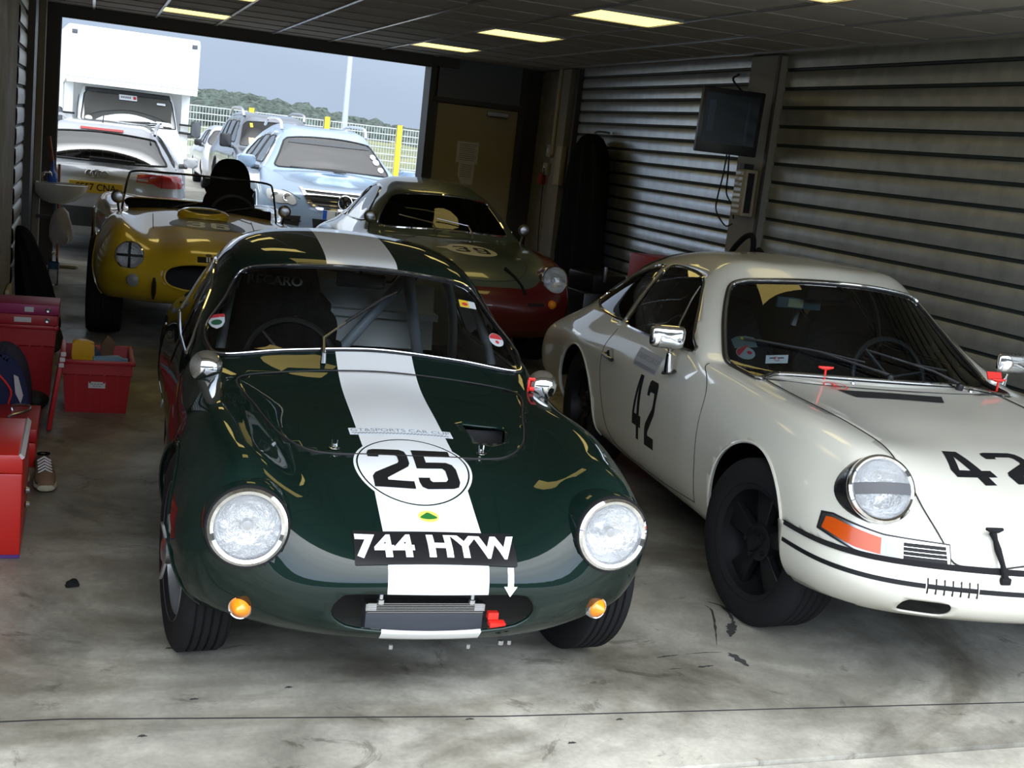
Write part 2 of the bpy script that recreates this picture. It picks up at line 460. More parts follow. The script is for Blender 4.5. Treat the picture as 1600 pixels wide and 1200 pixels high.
# ================================================================ materials of the place
def concrete(name, c1, c2, dark, rough=(.35, .7), scale=1, stain=.5):
    m, nt, out = new_mat(name)
    p = nt.nodes.new('ShaderNodeBsdfPrincipled'); tc = nt.nodes.new('ShaderNodeTexCoord')
    def noise(s, d=8, dist=0, rg=.55):
        n = nt.nodes.new('ShaderNodeTexNoise'); n.inputs['Scale'].default_value = s * scale; n.inputs['Detail'].default_value = d; n.inputs['Distortion'].default_value = dist; n.inputs['Roughness'].default_value = rg
        nt.links.new(tc.outputs['Object'], n.inputs['Vector']); return n.outputs['Fac']
    def ramp(src, a, b, ca, cb):
        r = nt.nodes.new('ShaderNodeValToRGB'); r.color_ramp.elements[0].position = a; r.color_ramp.elements[1].position = b
        r.color_ramp.elements[0].color = (*ca, 1); r.color_ramp.elements[1].color = (*cb, 1); nt.links.new(src, r.inputs[0]); return r.outputs[0]
    def mul(a, b, f=1.):
        x = nt.nodes.new('ShaderNodeMix'); x.data_type = 'RGBA'; x.blend_type = 'MULTIPLY'; x.inputs['Factor'].default_value = f
        nt.links.new(a, x.inputs['A']); nt.links.new(b, x.inputs['B']); return x.outputs['Result']
    base = ramp(noise(1.1, 8, .6, .62), .36, .66, c1, c2)
    base = mul(base, ramp(noise(4.5, 9, .4, .7), .38, .62, (.72, .72, .70), (1.12, 1.12, 1.1)), .8)
    base = mul(base, ramp(noise(60, 3), .3, .7, (.86, .86, .86), (1.1, 1.1, 1.1)), .7)
    base = mul(base, ramp(noise(.8, 6, 1.5, .6), .40, .52, dark, (1, 1, 1)), stain)
    base = mul(base, ramp(noise(2.7, 8, 2.0, .7), .34, .40, (.45, .44, .42), (1, 1, 1)), stain)
    nt.links.new(base, p.inputs['Base Color'])
    r = nt.nodes.new('ShaderNodeMapRange'); r.inputs['From Min'].default_value = .35; r.inputs['From Max'].default_value = .65
    r.inputs['To Min'].default_value = rough[0]; r.inputs['To Max'].default_value = rough[1]
    nt.links.new(noise(1.6, 6, .8), r.inputs['Value']); nt.links.new(r.outputs[0], p.inputs['Roughness'])
    b = nt.nodes.new('ShaderNodeBump'); b.inputs['Strength'].default_value = .25; b.inputs['Distance'].default_value = .004
    nt.links.new(noise(35, 6, 0, .7), b.inputs['Height']); nt.links.new(b.outputs[0], p.inputs['Normal'])
    nt.links.new(p.outputs[0], out.inputs[0]); return m
concrete('floor_conc', (.20, .19, .16), (.50, .48, .42), (.42, .40, .36), (.28, .62), 1, .8)
concrete('apron_conc', (.34, .325, .28), (.47, .45, .40), (.75, .72, .68), (.6, .85))
concrete('yard_conc', (.26, .245, .215), (.34, .32, .285), (.8, .8, .78), (.7, .9), stain=.25)
concrete('wall_conc', (.20, .185, .155), (.27, .25, .215), (.7, .68, .64), (.6, .8), stain=.5)
mat('ceil_tile', (.34, .32, .285), .8, bump=.3, bscale=300, var=.06, vscale=6)
mat('grid_rail', (.36, .37, .38), .3, .6)
mat('dark_frame', (.045, .04, .038), .5)
mat('col_paint', (.25, .235, .195), .55, var=.1)
mat('shutter_metal', (.62, .66, .70), .32, .75, bump=.15, bscale=40, var=.12, vscale=9)
mat('shutter_warm', (.40, .40, .37), .40, .6, bump=.15, bscale=40, var=.15, vscale=9)
mat('shutter_gap', (.02, .03, .028), .6)
mat('door_cream', (.35, .30, .17), .5, var=.05)
mat('panel_blue', (.12, .13, .155), .5)
mat('paper', (.62, .62, .60), .8)
mat('white', (.85, .86, .86), .4)
mat('black', (.01, .01, .011), .5)
mat('black_gloss', (.012, .012, .014), .15)
mat('black_cloth', (.008, .008, .009), 1, bump=.6, bscale=60, spec=.1)
mat('rubber', (.010, .010, .011), .85, bump=.2, bscale=120, spec=.2)
mat('ink', (.010, .010, .011), .5, spec=.2)
mat('chrome', (.78, .78, .78), .06, 1)
mat('steel', (.45, .45, .46), .3, 1)
mat('alu', (.62, .63, .65), .35, 1)
mat('red_plastic', (.42, .012, .016), .42, var=.08)
mat('red_paint', (.60, .02, .014), .35, var=.08)
mat('red_bright', (.85, .03, .02), .4)
mat('amber', (.95, .28, .01), .15, coat=.6)
mat('amber_dark', (.48, .065, .005), .2, coat=.15)
mat('blue_plastic', (.02, .09, .5), .35)
mat('sticker_red', (.65, .05, .06), .4)
mat('sticker_white', (.7, .74, .78), .4)
mat('yellow', (.9, .62, .02), .45)
mat('yellow_post', (.85, .58, .01), .5)
glass_mat('glass', (.93, .95, .94)); glass_mat('glass_dark', (.62, .68, .68)); glass_mat('glass_blue', (.74, .84, .88), 1.6)
lens_mat('lamp_lens', (.92, .94, .95), 420, .5)
mat('ceil_line', (.24, .23, .21), .6)
mat('pipe_beige', (.40, .35, .25), .5)
mat('frame_edge', (.035, .036, .036), .6)
mat('print_grey', (.22, .22, .23), .8)
mat('seam_dark', (.015, .015, .015), .6)
# ================================================================ the pit garage
XL, XR, YF, YB, ZC = -.45, 4.68, 3.0, 12.95, 2.5
b = NB(); box(b, (2.1, (2.72 + YB) / 2, -.06), (8.0, YB - 2.72, .12)); struct('floor', b, 'floor_conc')
b = NB(); box(b, (2.1, -3.6, -.07), (30, 12.62, .12)); struct('trim_1', b, 'apron_conc')
b = NB(); box(b, (12, YB + 35.05, -.06), (90, 70.0, .11)); struct('trim_2', b, 'yard_conc')
# thin joint across the slab near the door
b = NB(); tube(b, [(-3, 3.19, -.0015), (0, 3.17, -.0015), (1.2, 3.06, -.0015), (3.0, 2.97, -.0015), (6, 2.9, -.0015)], .0035, 5); struct('trim_3', b, 'seam_dark')
# ceiling of square tiles on a light metal grid
b = NB(); box(b, (2.1, (YF + YB) / 2, ZC + .06), (5.4, YB - YF + .2, .1)); struct('ceiling', b, 'ceil_tile')
GX = [0, .575, 1.145, 1.71, 2.28, 2.85, 3.42, 3.99, 4.56]
b = NB()
for x in GX: box(b, (x, (YF + YB) / 2, ZC + .004), (.024, YB - YF, .012))
struct('trim_4', b, 'grid_rail')
b = NB()
y = YF + .3
while y < YB: box(b, (2.1, y, ZC + .007), (5.1, .012, .008)); y += .57
struct('trim_5', b, 'ceil_line')
# ceiling lights
emit_mat('lamp_glow', (1, .78, .25), 2.4)
def clight(x, y, lab, first=[None]):
    if first[0] is None:
        t = thing('ceiling_light', lab, 'ceiling light', (x, y, ZC), 0, 'square ceiling light panels')
        b = NB(); box(b, (0, 0, .004), (.565, .50, .010)); obj('diffuser', b, 'lamp_glow', t, smooth=False)
        b = NB()
        for s in (-1, 1): box(b, (s * .284, 0, .002), (.012, .52, .018)); box(b, (0, s * .255, .002), (.58, .012, .018))
        obj('frame', b, 'grid_rail', t, smooth=False)
        first[0] = t; return t
    t = copy_tree(first[0]); t.location = (x, y, ZC); t['label'] = lab; return t
RX, LX = 3.135, .86
clight(RX, 11.45, 'glowing yellow ceiling panel, third and farthest of the right hand row')
clight(RX, 9.32, 'glowing yellow ceiling panel, middle one of the right hand row')
clight(RX, 7.28, 'glowing yellow ceiling panel, nearest and largest of the right hand row')
clight(LX, 11.60, 'glowing yellow ceiling panel alone at the left above the far opening')
for y in (9.5, 7.45, 5.42): clight(LX, y, 'glowing yellow ceiling panel of the left hand row above the cars')
clight(RX, 5.2, 'glowing yellow ceiling panel above the cream coupe')
# left wall, with a roller door seen edge on
b = NB(); box(b, (XL - .10, (YF + 8.7) / 2 - .2, 1.3), (.20, 8.7 - YF + .4, 2.7)); box(b, (XL - .12, (8.7 + YB) / 2, 1.3), (.10, YB - 8.7, 2.7))
struct('wall_left', b, 'wall_conc')
def roller(name, x, y0, y1, z0, z1, s, m, pitch=.133, amp=.012):
    """horizontal slats; s: side the face looks to"""
    b = NB(); n = int((z1 - z0) / pitch) + 1
    pr = []
    for k in range(n):
        z = z1 - k * pitch
        pr += [(amp * .2, z - .002), (amp * .8, z - .012), (amp, z - pitch * .5), (amp * .8, z - pitch + .022), (0, z - pitch + .016), (-.002, z - pitch + .006)]
    rows = [[b.verts.new((x + s * o, yy, z)) for o, z in pr] for yy in np.linspace(y0, y1, 6)]
    for A, B_ in zip(rows, rows[1:]):
        for k in range(len(pr) - 1):
            f = b.faces.new((A[k], A[k + 1], B_[k + 1], B_[k])); f.material_index = 1 if k % 6 in (3, 4, 5) else 0
    bmesh.ops.recalc_face_normals(b, faces=b.faces[:])
    o = struct(name, b, [m, 'shutter_gap'], smooth=True); return o
roller('door_1', XL - .012, 8.9, 9.95, .0, 2.46, 1, 'shutter_warm', amp=.014)
b = NB(); box(b, (XL + .0, 10.2, 1.25), (.10, .50, 2.5)); struct('column_left', b, 'dark_frame')
b = NB(); box(b, (XL + .01, 12.55, 1.25), (.06, .25, 2.5)); struct('trim_6', b, 'col_paint')
# right wall: two roller doors between painted columns
b = NB(); box(b, (XR + .25, (YF + YB) / 2, 1.3), (.2, YB - YF + .3, 2.7)); box(b, (XR + .08, 12.5, 1.25), (.16, .9, 2.5))
struct('wall_right', b, 'wall_conc')
roller('door_2', XR + .03, 3.2, 7.95, .0, 2.52, -1, 'shutter_warm')
roller('door_3', XR + .03, 8.3, 11.8, .0, 2.52, -1, 'shutter_metal', pitch=.112)
b = NB(); box(b, (XR + .03, 8.12, 1.25), (.14, .42, 2.5), None, .01); struct('column_right', b, 'col_paint')
b = NB(); box(b, (XR - .0, 7.925, 1.25), (.09, .03, 2.5)); box(b, (XR - .0, 8.325, 1.25), (.05, .03, 2.5)); box(b, (XR, 11.83, 1.25), (.06, .05, 2.5)); struct('trim_7', b, 'dark_frame')
b = NB(); box(b, (XR + .02, 12.12, 1.25), (.16, .33, 2.5)); struct('trim_8', b, 'col_paint')
b = NB(); tube(b, [(XR - .075, 12.2, 1.62), (XR - .075, 12.2, 2.5)], .022, 10); struct('trim_9', b, 'pipe_beige', smooth=True)
# far wall with the open doorway to the yard
b = NB()
box(b, ((XL - .3) / 2 - .33 , YB + .08, 1.3), (.50, .30, 2.7))
box(b, (-.36, YB + .08, 1.25), (.14, .36, 2.5))
box(b, (1.6, YB + .08, 2.52), (4.2, .30, .22))
struct('wall_far', b, 'dark_frame')
b = NB(); box(b, (-.30, YB + .05, 1.2), (.03, .2, 2.42)); box(b, (3.42, YB + .05, 1.23), (.06, .26, 2.46)); box(b, (1.56, YB - .02, 2.415), (3.74, .08, .05)); struct('trim_10', b, 'frame_edge')
b = NB(); box(b, (4.2, YB + .12, 1.3), (1.52, .1, 2.6)); struct('wall_back', b, 'dark_frame')
b = NB(); box(b, (3.98, YB + .03, 2.30), (.96, .06, .42)); struct('trim_11', b, 'panel_blue')
b = NB(); box(b, (3.98, YB + .02, 2.075), (1.02, .08, .05)); box(b, (3.49, YB + .02, 1.03), (.05, .08, 2.06)); box(b, (4.47, YB + .02, 1.25), (.06, .09, 2.5)); struct('trim_12', b, 'dark_frame')
d1 = NB(); box(d1, (3.975, YB + .035, 1.02), (.93, .04, 2.04), None, .004); dr = struct('door_4', d1, 'door_cream')
b = NB(); box(b, (4.20, YB - .01, 1.985), (.24, .05, .05), None, .006); tube(b, [(4.22, YB - .03, 1.965), (4.08, YB - .14, 1.95), (4.30, YB - .02, 1.95)], .007, 6); c = struct('door_closer', b, 'steel', dr)
# paper notices taped on the door
t = tag(obj('paper_notice', prism(NB(), [(3.785, 1.43), (4.03, 1.43), (4.03, 1.66), (3.785, 1.66)], (0, YB + .012, 0), (1, 0, 0), (0, 0, 1), (0, 1, 0), 0, .002), 'paper', smooth=False), 'printed paper notice taped to cream door, upper sheet', 'notice', 'papers taped to the far door')
b = NB()
for k in range(9):
    wl = .18 if k % 3 else .20
    box(b, (3.79 + .02 + wl / 2, YB + .0105, 1.63 - .021 * k), (wl, .001, .006))
obj('print', b, 'print_grey', t, smooth=False)
t = tag(obj('paper_notice', prism(NB(), [(3.87, 1.20), (3.99, 1.20), (4.0, 1.25), (4.0, 1.435), (3.82, 1.435), (3.82, 1.29)], (0, YB + .0105, 0), (1, 0, 0), (0, 0, 1), (0, 1, 0), 0, .002), 'paper', smooth=False), 'printed paper notice with torn corner taped below the upper sheet', 'notice', 'papers taped to the far door')
b = NB()
for k in range(7): box(b, (3.91, YB + .0095, 1.41 - .021 * k), (.13, .001, .006))
obj('print', b, 'print_grey', t, smooth=False)
# front of the building over the garage door, behind and beside the camera's view
b = NB(); box(b, (2.1, YF - .02, 2.95), (14, .25, 1.1)); box(b, (-2.6, YF - .02, 1.3), (4.1, .25, 2.6)); box(b, (6.9, YF - .02, 1.3), (4.2, .25, 2.6)); struct('wall_front', b, 'wall_conc')
b = NB(); box(b, (2.1, 2.5, 2.66), (14, 1.0, .16)); struct('sky_blocker_slab', b, 'wall_conc')  # unseen slab added to keep overhead sky light off the car noses
b = NB(); box(b, (2.1, (YF + YB) / 2, 3.0), (9, YB - YF + .3, .1)); box(b, (-.95, 8, 1.5), (.1, 10.3, 3.2)); box(b, (5.15, 8, 1.5), (.1, 10.3, 3.2)); box(b, (2.1, YB + .3, 2.85), (9, .2, .6)); struct('roof', b, 'wall_conc')
# scuffs and drips on the slab
mat('scuff_black', (.035, .035, .033), .7); mat('stain_brown', (.13, .105, .075), .7)
def smear(b, pts, w, seed=0, mi=0, z=.0009):
    r_ = random.Random(seed); P = [Vector((*p[:2], z)) for p in smooth_path([(a, c, 0) for a, c in pts], 6)]
    L = []; Rr = []
    for i, p in enumerate(P):
        t = (P[min(i + 1, len(P) - 1)] - P[max(i - 1, 0)]).normalized(); n = Vector((-t.y, t.x, 0)); k = w * math.sin(PI * (i + .6) / (len(P) + .4)) * r_.uniform(.45, 1.2)
        L.append(b.verts.new(p + n * k)); Rr.append(b.verts.new(p - n * k * r_.uniform(.5, 1.1)))
    for i in range(len(P) - 1): b.faces.new((L[i], L[i + 1], Rr[i + 1], Rr[i])).material_index = mi
b = NB()
smear(b, [(2.282, 3.861), (2.282, 3.797), (2.203, 3.622), (2.141, 3.497)], .006, 1)
smear(b, [(2.30, 3.90), (2.348, 3.838), (2.330, 3.733), (2.31, 3.69)], .010, 2)
smear(b, [(2.325, 3.70), (2.29, 3.66), (2.264, 3.618), (2.23, 3.56)], .022, 3)
smear(b, [(2.151, 3.431), (2.158, 3.389), (2.166, 3.320)], .022, 4)
smear(b, [(1.868, 3.412), (1.91, 3.42), (1.956, 3.426)], .006, 5); smear(b, [(1.98, 3.43), (2.06, 3.438), (2.132, 3.436)], .003, 6)
smear(b, [(1.869, 3.322), (1.92, 3.325)], .004, 7); smear(b, [(1.978, 3.327), (2.0, 3.33), (2.043, 3.337)], .010, 8)
for k, (x, y) in enumerate(((.347, 3.25), (.31, 3.92), (.30, 3.6), (1.1, 3.05), (.62, 3.3), (1.55, 3.0), (.2, 3.05), (1.35, 2.88))):
    smear(b, [(x - .012, y), (x, y + .004), (x + .014, y + .002)], .007, 20 + k)
struct('trim_13', b, ['scuff_black'])
# ================================================================ wheels and lamps shared by the cars
def tyre_mesh(bm, r, w, rr, grooves=5, side=1):
    """tyre around the x axis centred on origin; rr rim radius"""
    h = w / 2; pr = []
    pr += [(rr - .012, -h * .80), (rr + .004, -h * .92), (rr + (r - rr) * .45, -h * 1.0), (r - .022, -h * .95), (r - .006, -h * .84)]
    n = grooves
    for k in range(n):
        a = -h * .78 + 2 * h * .78 * (k + .5) / n; g = 2 * h * .78 / n
        pr += [(r, a - g * .40), (r, a + g * .22), (r - .007, a + g * .25), (r - .007, a + g * .42)]
    pr += [(r - .006, h * .84), (r - .022, h * .95), (rr + (r - rr) * .45, h), (rr + .004, h * .92), (rr - .012, h * .80)]
    lathe(bm, pr, (0, 0, 0), (1, 0, 0), 56)
    # cross cuts of the tread blocks
    for k in range(56):
        a = 2 * PI * (k + .5) / 56
        for s in (-1, 1):
            d = Vector((0, math.cos(a), math.sin(a)))
            rot = Matrix.Rotation(a, 3, 'X')
            box(bm, d * (r - .0125) + Vector((s * h * .66, 0, 0)), (h * .20, .010, .014), Matrix.Rotation(a, 3, 'X'))
    return bm
def lamp_hole(bm, c, d, r):
    c, d = Vector(c), Vector(d).normalized()
    def f(p):
        q = p - c; a = q.dot(d)
        return (q - d * a).length - r if abs(a) < .24 else 1.
    take(bm, f).free()
def arch_lips(T, car, m, arches, r=.006):
    for cy, cz, ra in arches:
        for s in (-1, 1):
            seam(T, [(cy + ra * math.cos(a), cz + ra * math.sin(a)) for a in np.linspace(-.25, PI + .25, 22)], (0, 0, 0), (0, 1, 0), (0, 0, 1), car, r, 'wheel_arch_lip', m, n=(s, 0, 0), reach=3, k=3)
def wheel(car, x, y, r, w, rr, style, steer=0, lean=0, dish=.0):
    """s: outer side; wheel assembly parented to the car: tyre > rim, spokes..."""
    s = 1 if x > 0 else -1
    ty = obj('tyre', tyre_mesh(NB(), r, w, rr), 'rubber', car)
    ty.location = (x, y, r); ty.rotation_euler = (0, lean, steer)
    h = w / 2
    bm = NB()
    def L(pr, m=0, seg=40): lathe(bm, [(a, b * s) for a, b in pr], (0, 0, 0), (1, 0, 0), seg, m)
    if style == 'wire':
        L([(rr + .008, h * .95), (rr + .010, h * .86), (rr - .006, h * .84), (rr - .012, h * .5), (rr - .03, h * .3), (rr - .03, -h * .4), (rr - .008, -h * .6), (rr + .006, -h * .9)])
        obj('rim', bm, 'wheel_grey', ty)
        bm = NB()
        for k in range(48):
            a = 2 * PI * k / 48; b = a + (.5 if k % 2 else -.5)
            z0 = h * (1.02 if k % 4 < 2 else .2)
            tube(bm, [(s * z0, .028 * math.cos(b), .028 * math.sin(b)), (s * h * .35, (rr - .028) * math.cos(a), (rr - .028) * math.sin(a))], .0022, 5)
        obj('spokes', bm, 'steel', ty)['kind'] = 'stuff'
        bm = NB(); lathe(bm, [(.03, -s * h * .3), (.03, s * h * 1.0), (.042, s * h * 1.02), (.042, s * h * 1.25), (.03, s * h * 1.34), (0, s * h * 1.36)], (0, 0, 0), (1, 0, 0), 24)
        for q in (0, 1):
            a = q * PI + 1.35
            c = Vector((0, math.cos(a), math.sin(a)))
            prism(bm, [(0, -.016), (.038, -.012), (.052, 0), (.038, .012), (0, .016)], c * .035 + Vector((s * h * 1.2, 0, 0)), c + Vector((s * .25, 0, 0)), Vector((0, -c.z, c.y)), (1, 0, 0), -.004, .004)
        obj('spinner', bm, 'steel', ty)
    elif style == 'five':
        L([(rr + .010, h * .95), (rr + .012, h * .84), (rr - .008, h * .80), (rr - .016, h * .2), (rr - .03, -h * .1), (rr - .03, -h * .5), (rr, -h * .9)])
        obj('rim', bm, 'wheel_black', ty)
        bm = NB()
        for k in range(5):
            a = 2 * PI * k / 5 + .3
            c = Vector((0, math.cos(a), math.sin(a))); t = Vector((0, -c.z, c.y)); X = Vector((s, 0, 0))
            prism(bm, [(-.02, .03), (-.034, rr * .55), (-.052, rr - .012), (.052, rr - .012), (.034, rr * .55), (.02, .03)], X * (h * .28), t, c, X, -.012, .022, bev=.006)
        lathe(bm, [(.07, s * h * .05), (.07, s * h * .55), (.055, s * h * .62), (.03, s * h * .62), (.028, s * h * .8), (0, s * h * .82)], (0, 0, 0), (1, 0, 0), 24)
        for k in range(5):
            a = 2 * PI * k / 5
            lathe(bm, [(.010, 0), (.010, s * .02), (0, s * .022)], (s * h * .55, .052 * math.cos(a), .052 * math.sin(a)), (1, 0, 0), 8)
        obj('spokes', bm, 'wheel_black', ty)
    else:
        L([(rr + .008, h * .93), (rr - .01, h * .8), (rr - .03, h * .45), (rr * .55, h * .55), (.06, h * .5), (.05, h * .62), (0, h * .64)])
        obj('rim', bm, 'alu' if style == 'alloy' else 'wheel_black', ty)
    bm = NB(); lathe(bm, [(.0, -s * h * .2), (rr - .04, -s * h * .2), (rr - .04, -s * h * .12), (0, -s * h * .12)], (0, 0, 0), (1, 0, 0), 32)
    obj('brake_disc', bm, 'wheel_black', ty)
    return ty
def headlamp(car, c, d, r, name='headlight', rimw=.012, m='chrome', lens='lamp_lens', tape=None, dome=.035, back=.03):
    """bezel at c facing d: bezel > lens, reflector"""
    c, d = Vector(c), Vector(d).normalized()
    bm = NB()
    lathe(bm, [(r - .004, -back), (r + .004, -.004), (r + .002, .010), (r - .006, .016), (r - rimw, .012), (r - rimw - .003, .0), (r - rimw - .004, -.02)], c, d, 48)
    bz = obj(name, bm, m, car)
    ri = r - rimw - .001
    bm = NB(); lathe(bm, [(ri, .004), (ri * .96, .010), (ri * .8, dome * .55), (ri * .55, dome * .82), (ri * .28, dome * .96), (0, dome)], c, d, 40); obj('lens', bm, lens, bz)
    bm = NB(); lathe(bm, [(ri, .0), (ri * .85, -.03), (ri * .6, -.052), (ri * .3, -.062), (.018, -.064), (.016, -.03), (0, -.026)], c, d, 32); obj('reflector', bm, 'reflector', bz)
    bm = NB(); lathe(bm, [(0, -.008), (.013, -.010), (.018, -.020), (.016, -.045), (.012, -.06)], c, d, 16); obj('bulb_shield', bm, 'steel', bz)
    return bz
def seam(body_tree, pts, O, u, v, parent, r=.0022, name='seam', m='seam_dark', off=0, closed=False, n=None, reach=.6, k=6):
    """dark gap line following the panel"""
    O, u, v = Vector(O), Vector(u), Vector(v); n = Vector(n).normalized() if n is not None else u.cross(v).normalized()
    P = smooth_path([(a, b) for a, b in pts], k, closed); Q = []
    P = [tuple(p[:2]) for p in even([(a, b, 0) for a, b in P], .012, closed)]
    for a, b in P:
        p = O + u * a + v * b; h = body_tree.ray_cast(p + n * reach / 2, -n, reach)
        if h[0] is not None: Q.append(h[0] + n * off)
    if len(Q) < 3: return None
    bm = NB(); tube(bm, Q, r, 5, closed); return obj(name, bm, m, parent)
mat('wheel_grey', (.30, .31, .33), .4, .7)
mat('wheel_black', (.008, .008, .009), .45, spec=.3)
mat('reflector', (.62, .63, .64), .2, .75, bump=.9, bscale=38)
mat('green_paint', (.0015, .010, .0075), .6, coat=.8, coat_r=.012, spec=.05)
mat('stripe_white', (.82, .83, .83), .3, coat=1, coat_r=.04)
mat('liner_grey', (.80, .84, .84), .6, var=.05)
mat('cage_grey', (.34, .39, .45), .35, .1)
mat('badge_green', (.02, .16, .03), .4)
mat('badge_yellow', (.85, .72, .12), .4)
mat('under_black', (.008, .008, .008), .8)
mat('decal_grey', (.20, .21, .22), .5)

# ================================================================ the dark green coupe with the white stripe
GREEN_BODY = [
 [(0,140,250),(0,100,295),(0,82,370),(0,82,430),(0,100,475),(0,120,495),(0,145,512),(0,185,528),(0,230,540)],
 [(200,152,252),(210,112,297),(220,92,370),(220,94,435),(200,122,487),(170,160,510),(130,205,530),(70,255,548),(0,300,562)],
 [(380,205,255),(400,160,300),(415,132,380),(412,140,455),(405,178,540),(350,250,580),(250,325,576),(120,385,594),(0,420,600)],
 [(500,285,255),(540,240,305),(560,195,410),(565,180,510),(535,200,658),(468,330,700),(345,440,632),(165,530,642),(0,560,645)],
 [(605,380,255),(655,350,310),(680,310,420),(668,285,530),(618,320,650),(528,490,728),(385,630,668),(185,705,668),(0,725,675)],
 [(665,660,230),(715,660,305),(738,640,430),(722,640,555),(655,680,690),(553,770,745),(415,875,697),(200,930,700),(0,950,713)],
 [(645,1000,210),(702,1000,300),(730,1000,430),(716,1000,555),(662,1020,680),(560,1085,745),(425,1140,730),(200,1180,737),(0,1200,750)],
 [(625,1370,200),(682,1370,300),(712,1370,450),(704,1370,580),(668,1390,700),(610,1410,768),(515,1395,798),(255,1350,800),(0,1330,800)],
 [(622,1480,200),(680,1480,300),(710,1480,450),(702,1480,585),(668,1485,705),(625,1490,770),(560,1480,812),(275,1415,828),(0,1395,835)],
 [(622,1720,200),(680,1720,300),(710,1720,450),(702,1720,590),(668,1725,712),(626,1730,800),(535,1700,918),(268,1622,948),(0,1590,956)],
 [(622,1980,200),(680,1980,300),(715,1980,450),(705,1980,595),(672,1985,715),(612,1980,855),(492,1915,1025),(252,1815,1078),(0,1785,1090)],
 [(622,2080,200),(682,2080,300),(718,2080,450),(708,2080,600),(674,2080,717),(608,2090,880),(484,2040,1074),(252,1960,1126),(0,1935,1134)],
 [(625,2400,205),(690,2400,310),(728,2400,455),(716,2400,600),(676,2400,712),(602,2400,885),(478,2400,1098),(256,2400,1165),(0,2400,1178)],
 [(625,2850,220),(705,2850,320),(745,2850,460),(730,2850,600),(680,2850,700),(590,2850,850),(440,2850,1030),(240,2850,1110),(0,2850,1130)],
 [(600,3250,250),(690,3250,340),(725,3250,470),(712,3250,600),(660,3250,695),(560,3250,790),(400,3250,910),(210,3250,975),(0,3250,990)],
 [(500,3600,290),(600,3600,370),(630,3600,480),(615,3600,590),(570,3600,665),(480,3600,705),(350,3600,745),(180,3600,770),(0,3600,780)],
 [(0,3700,320),(0,3760,380),(0,3770,480),(0,3760,580),(0,3740,640),(0,3720,670),(0,3700,690),(0,3690,700),(0,3680,705)],
]
def build_green():
    car = thing('sports_coupe', 'dark green vintage coupe with white centre stripe and race number 25', 'car', (.945, 2.91, 0), math.radians(-3))
    bm = body_surface(GREEN_BODY, 7, 6)
    T = tree_of(bm)
    UPX, UPY = (1, 0, 0), (0, 1, 0)
    # paint stripe
    paint(bm, lambda c: abs(c.x) - .141, 1)
    # openings
    ov = [(a, b + .340) for a, b in [(-.285, .005), (-.268, .045), (-.22, .062), (0, .064), (.22, .062), (.268, .045), (.285, .005), (.262, -.03), (.20, -.052), (0, -.062), (-.20, -.052), (-.262, -.03)]]
    ov = [p[:2] for p in smooth_path([(a, b) for a, b in ov], 4, True)]
    g = take(bm, lambda c: sdf(ov, c.x, c.z) if c.y < .4 else 1.); g.free()
    for cy, r in ((.70, .335), (2.93, .33)):
        g = take(bm, arch(cy, .30, r)); g.free()
    arch_lips(T, car, 'green_paint', ((.70, .30, .335), (2.93, .30, .33)), .005)
    for s in (-1, 1): lamp_hole(bm, (s * .515, .165, .560), (s * .03, -1, .10), .096)
    # glass
    ws = [p[:2] for p in smooth_path([(-.585, .80), (-.595, .845), (-.53, .93), (-.475, 1.015), (-.44, 1.043), (-.36, 1.062), (-.18, 1.083), (0, 1.09), (.18, 1.083), (.36, 1.062), (.44, 1.043), (.475, 1.015), (.53, .93), (.595, .845), (.585, .80), (.54, .788), (.30, .815), (0, .835), (-.30, .815), (-.54, .788)], 5, True)]
    wsg = take(bm, lambda c: sdf(ws, c.x, c.z) if 1.30 < c.y < 2.2 and c.z > .77 else 1.)
    sw = [(1.70, .735), (2.62, .735), (2.66, .76), (2.66, .95), (2.60, 1.0), (2.30, 1.02), (2.06, .985), (1.90, .92), (1.70, .79), (1.665, .75)]
    sw = [p[:2] for p in smooth_path(sw, 4, True)]
    sides = [take(bm, lambda c, s=s: sdf(sw, c.y, c.z) if c.x * s > .25 else 1.) for s in (-1, 1)]
    rw = [p[:2] for p in smooth_path([(-.40, 3.02), (-.33, 2.95), (0, 2.92), (.33, 2.95), (.40, 3.02), (.42, 3.3), (.36, 3.40), (0, 3.42), (-.36, 3.40), (-.42, 3.3)], 4, True)]
    rear = take(bm, lambda c: sdf(rw, c.x, c.y) if c.z > .75 else 1.)
    # bonnet lid
    hl = [p[:2] for p in smooth_path([(-.47, 1.22), (-.30, 1.27), (0, 1.285), (.30, 1.27), (.47, 1.22), (.50, 1.12), (.455, .95), (.42, .80), (.385, .70), (.32, .625), (.22, .60), (0, .595), (-.22, .60), (-.32, .625), (-.385, .70), (-.42, .80), (-.455, .95), (-.50, 1.12)], 5, True)]
    hood = take(bm, lambda c: sdf(hl, c.x, c.y) if c.z > .5 else 1.)
    rim_tube(hood, .0035, 'bonnet_seam', 'seam_dark', car)
    vt = [(.225, .90), (.375, .88), (.335, .735), (.245, .735)]
    v = take(hood, lambda c: sdf(vt, c.x, c.y)); v.free()
    body = solid(obj('body_shell', bm, ['green_paint', 'stripe_white'], car), .010)
    bon = solid(obj('bonnet', hood, ['green_paint', 'stripe_white'], car), .010)
    for b in (body, bon):
        b.data.materials.append(MATS['liner_grey']); b.modifiers['thick'].material_offset = 2; b.modifiers['thick'].material_offset_rim = 0
    b = NB(); box(b, (.30, .82, .60), (.17, .20, .004)); box(b, (.30, .91, .635), (.16, .004, .07)); obj('air_duct', b, 'under_black', bon)
    rim_tube(wsg, .0105, 'windscreen_seal', 'black_gloss', car, seg=8)
    rim = rim_tube(wsg, .0030, 'windscreen_trim', 'chrome', car, seg=6); rim.location = (0, -.009, .007)
    wso = obj('windscreen', wsg, 'glass', car)
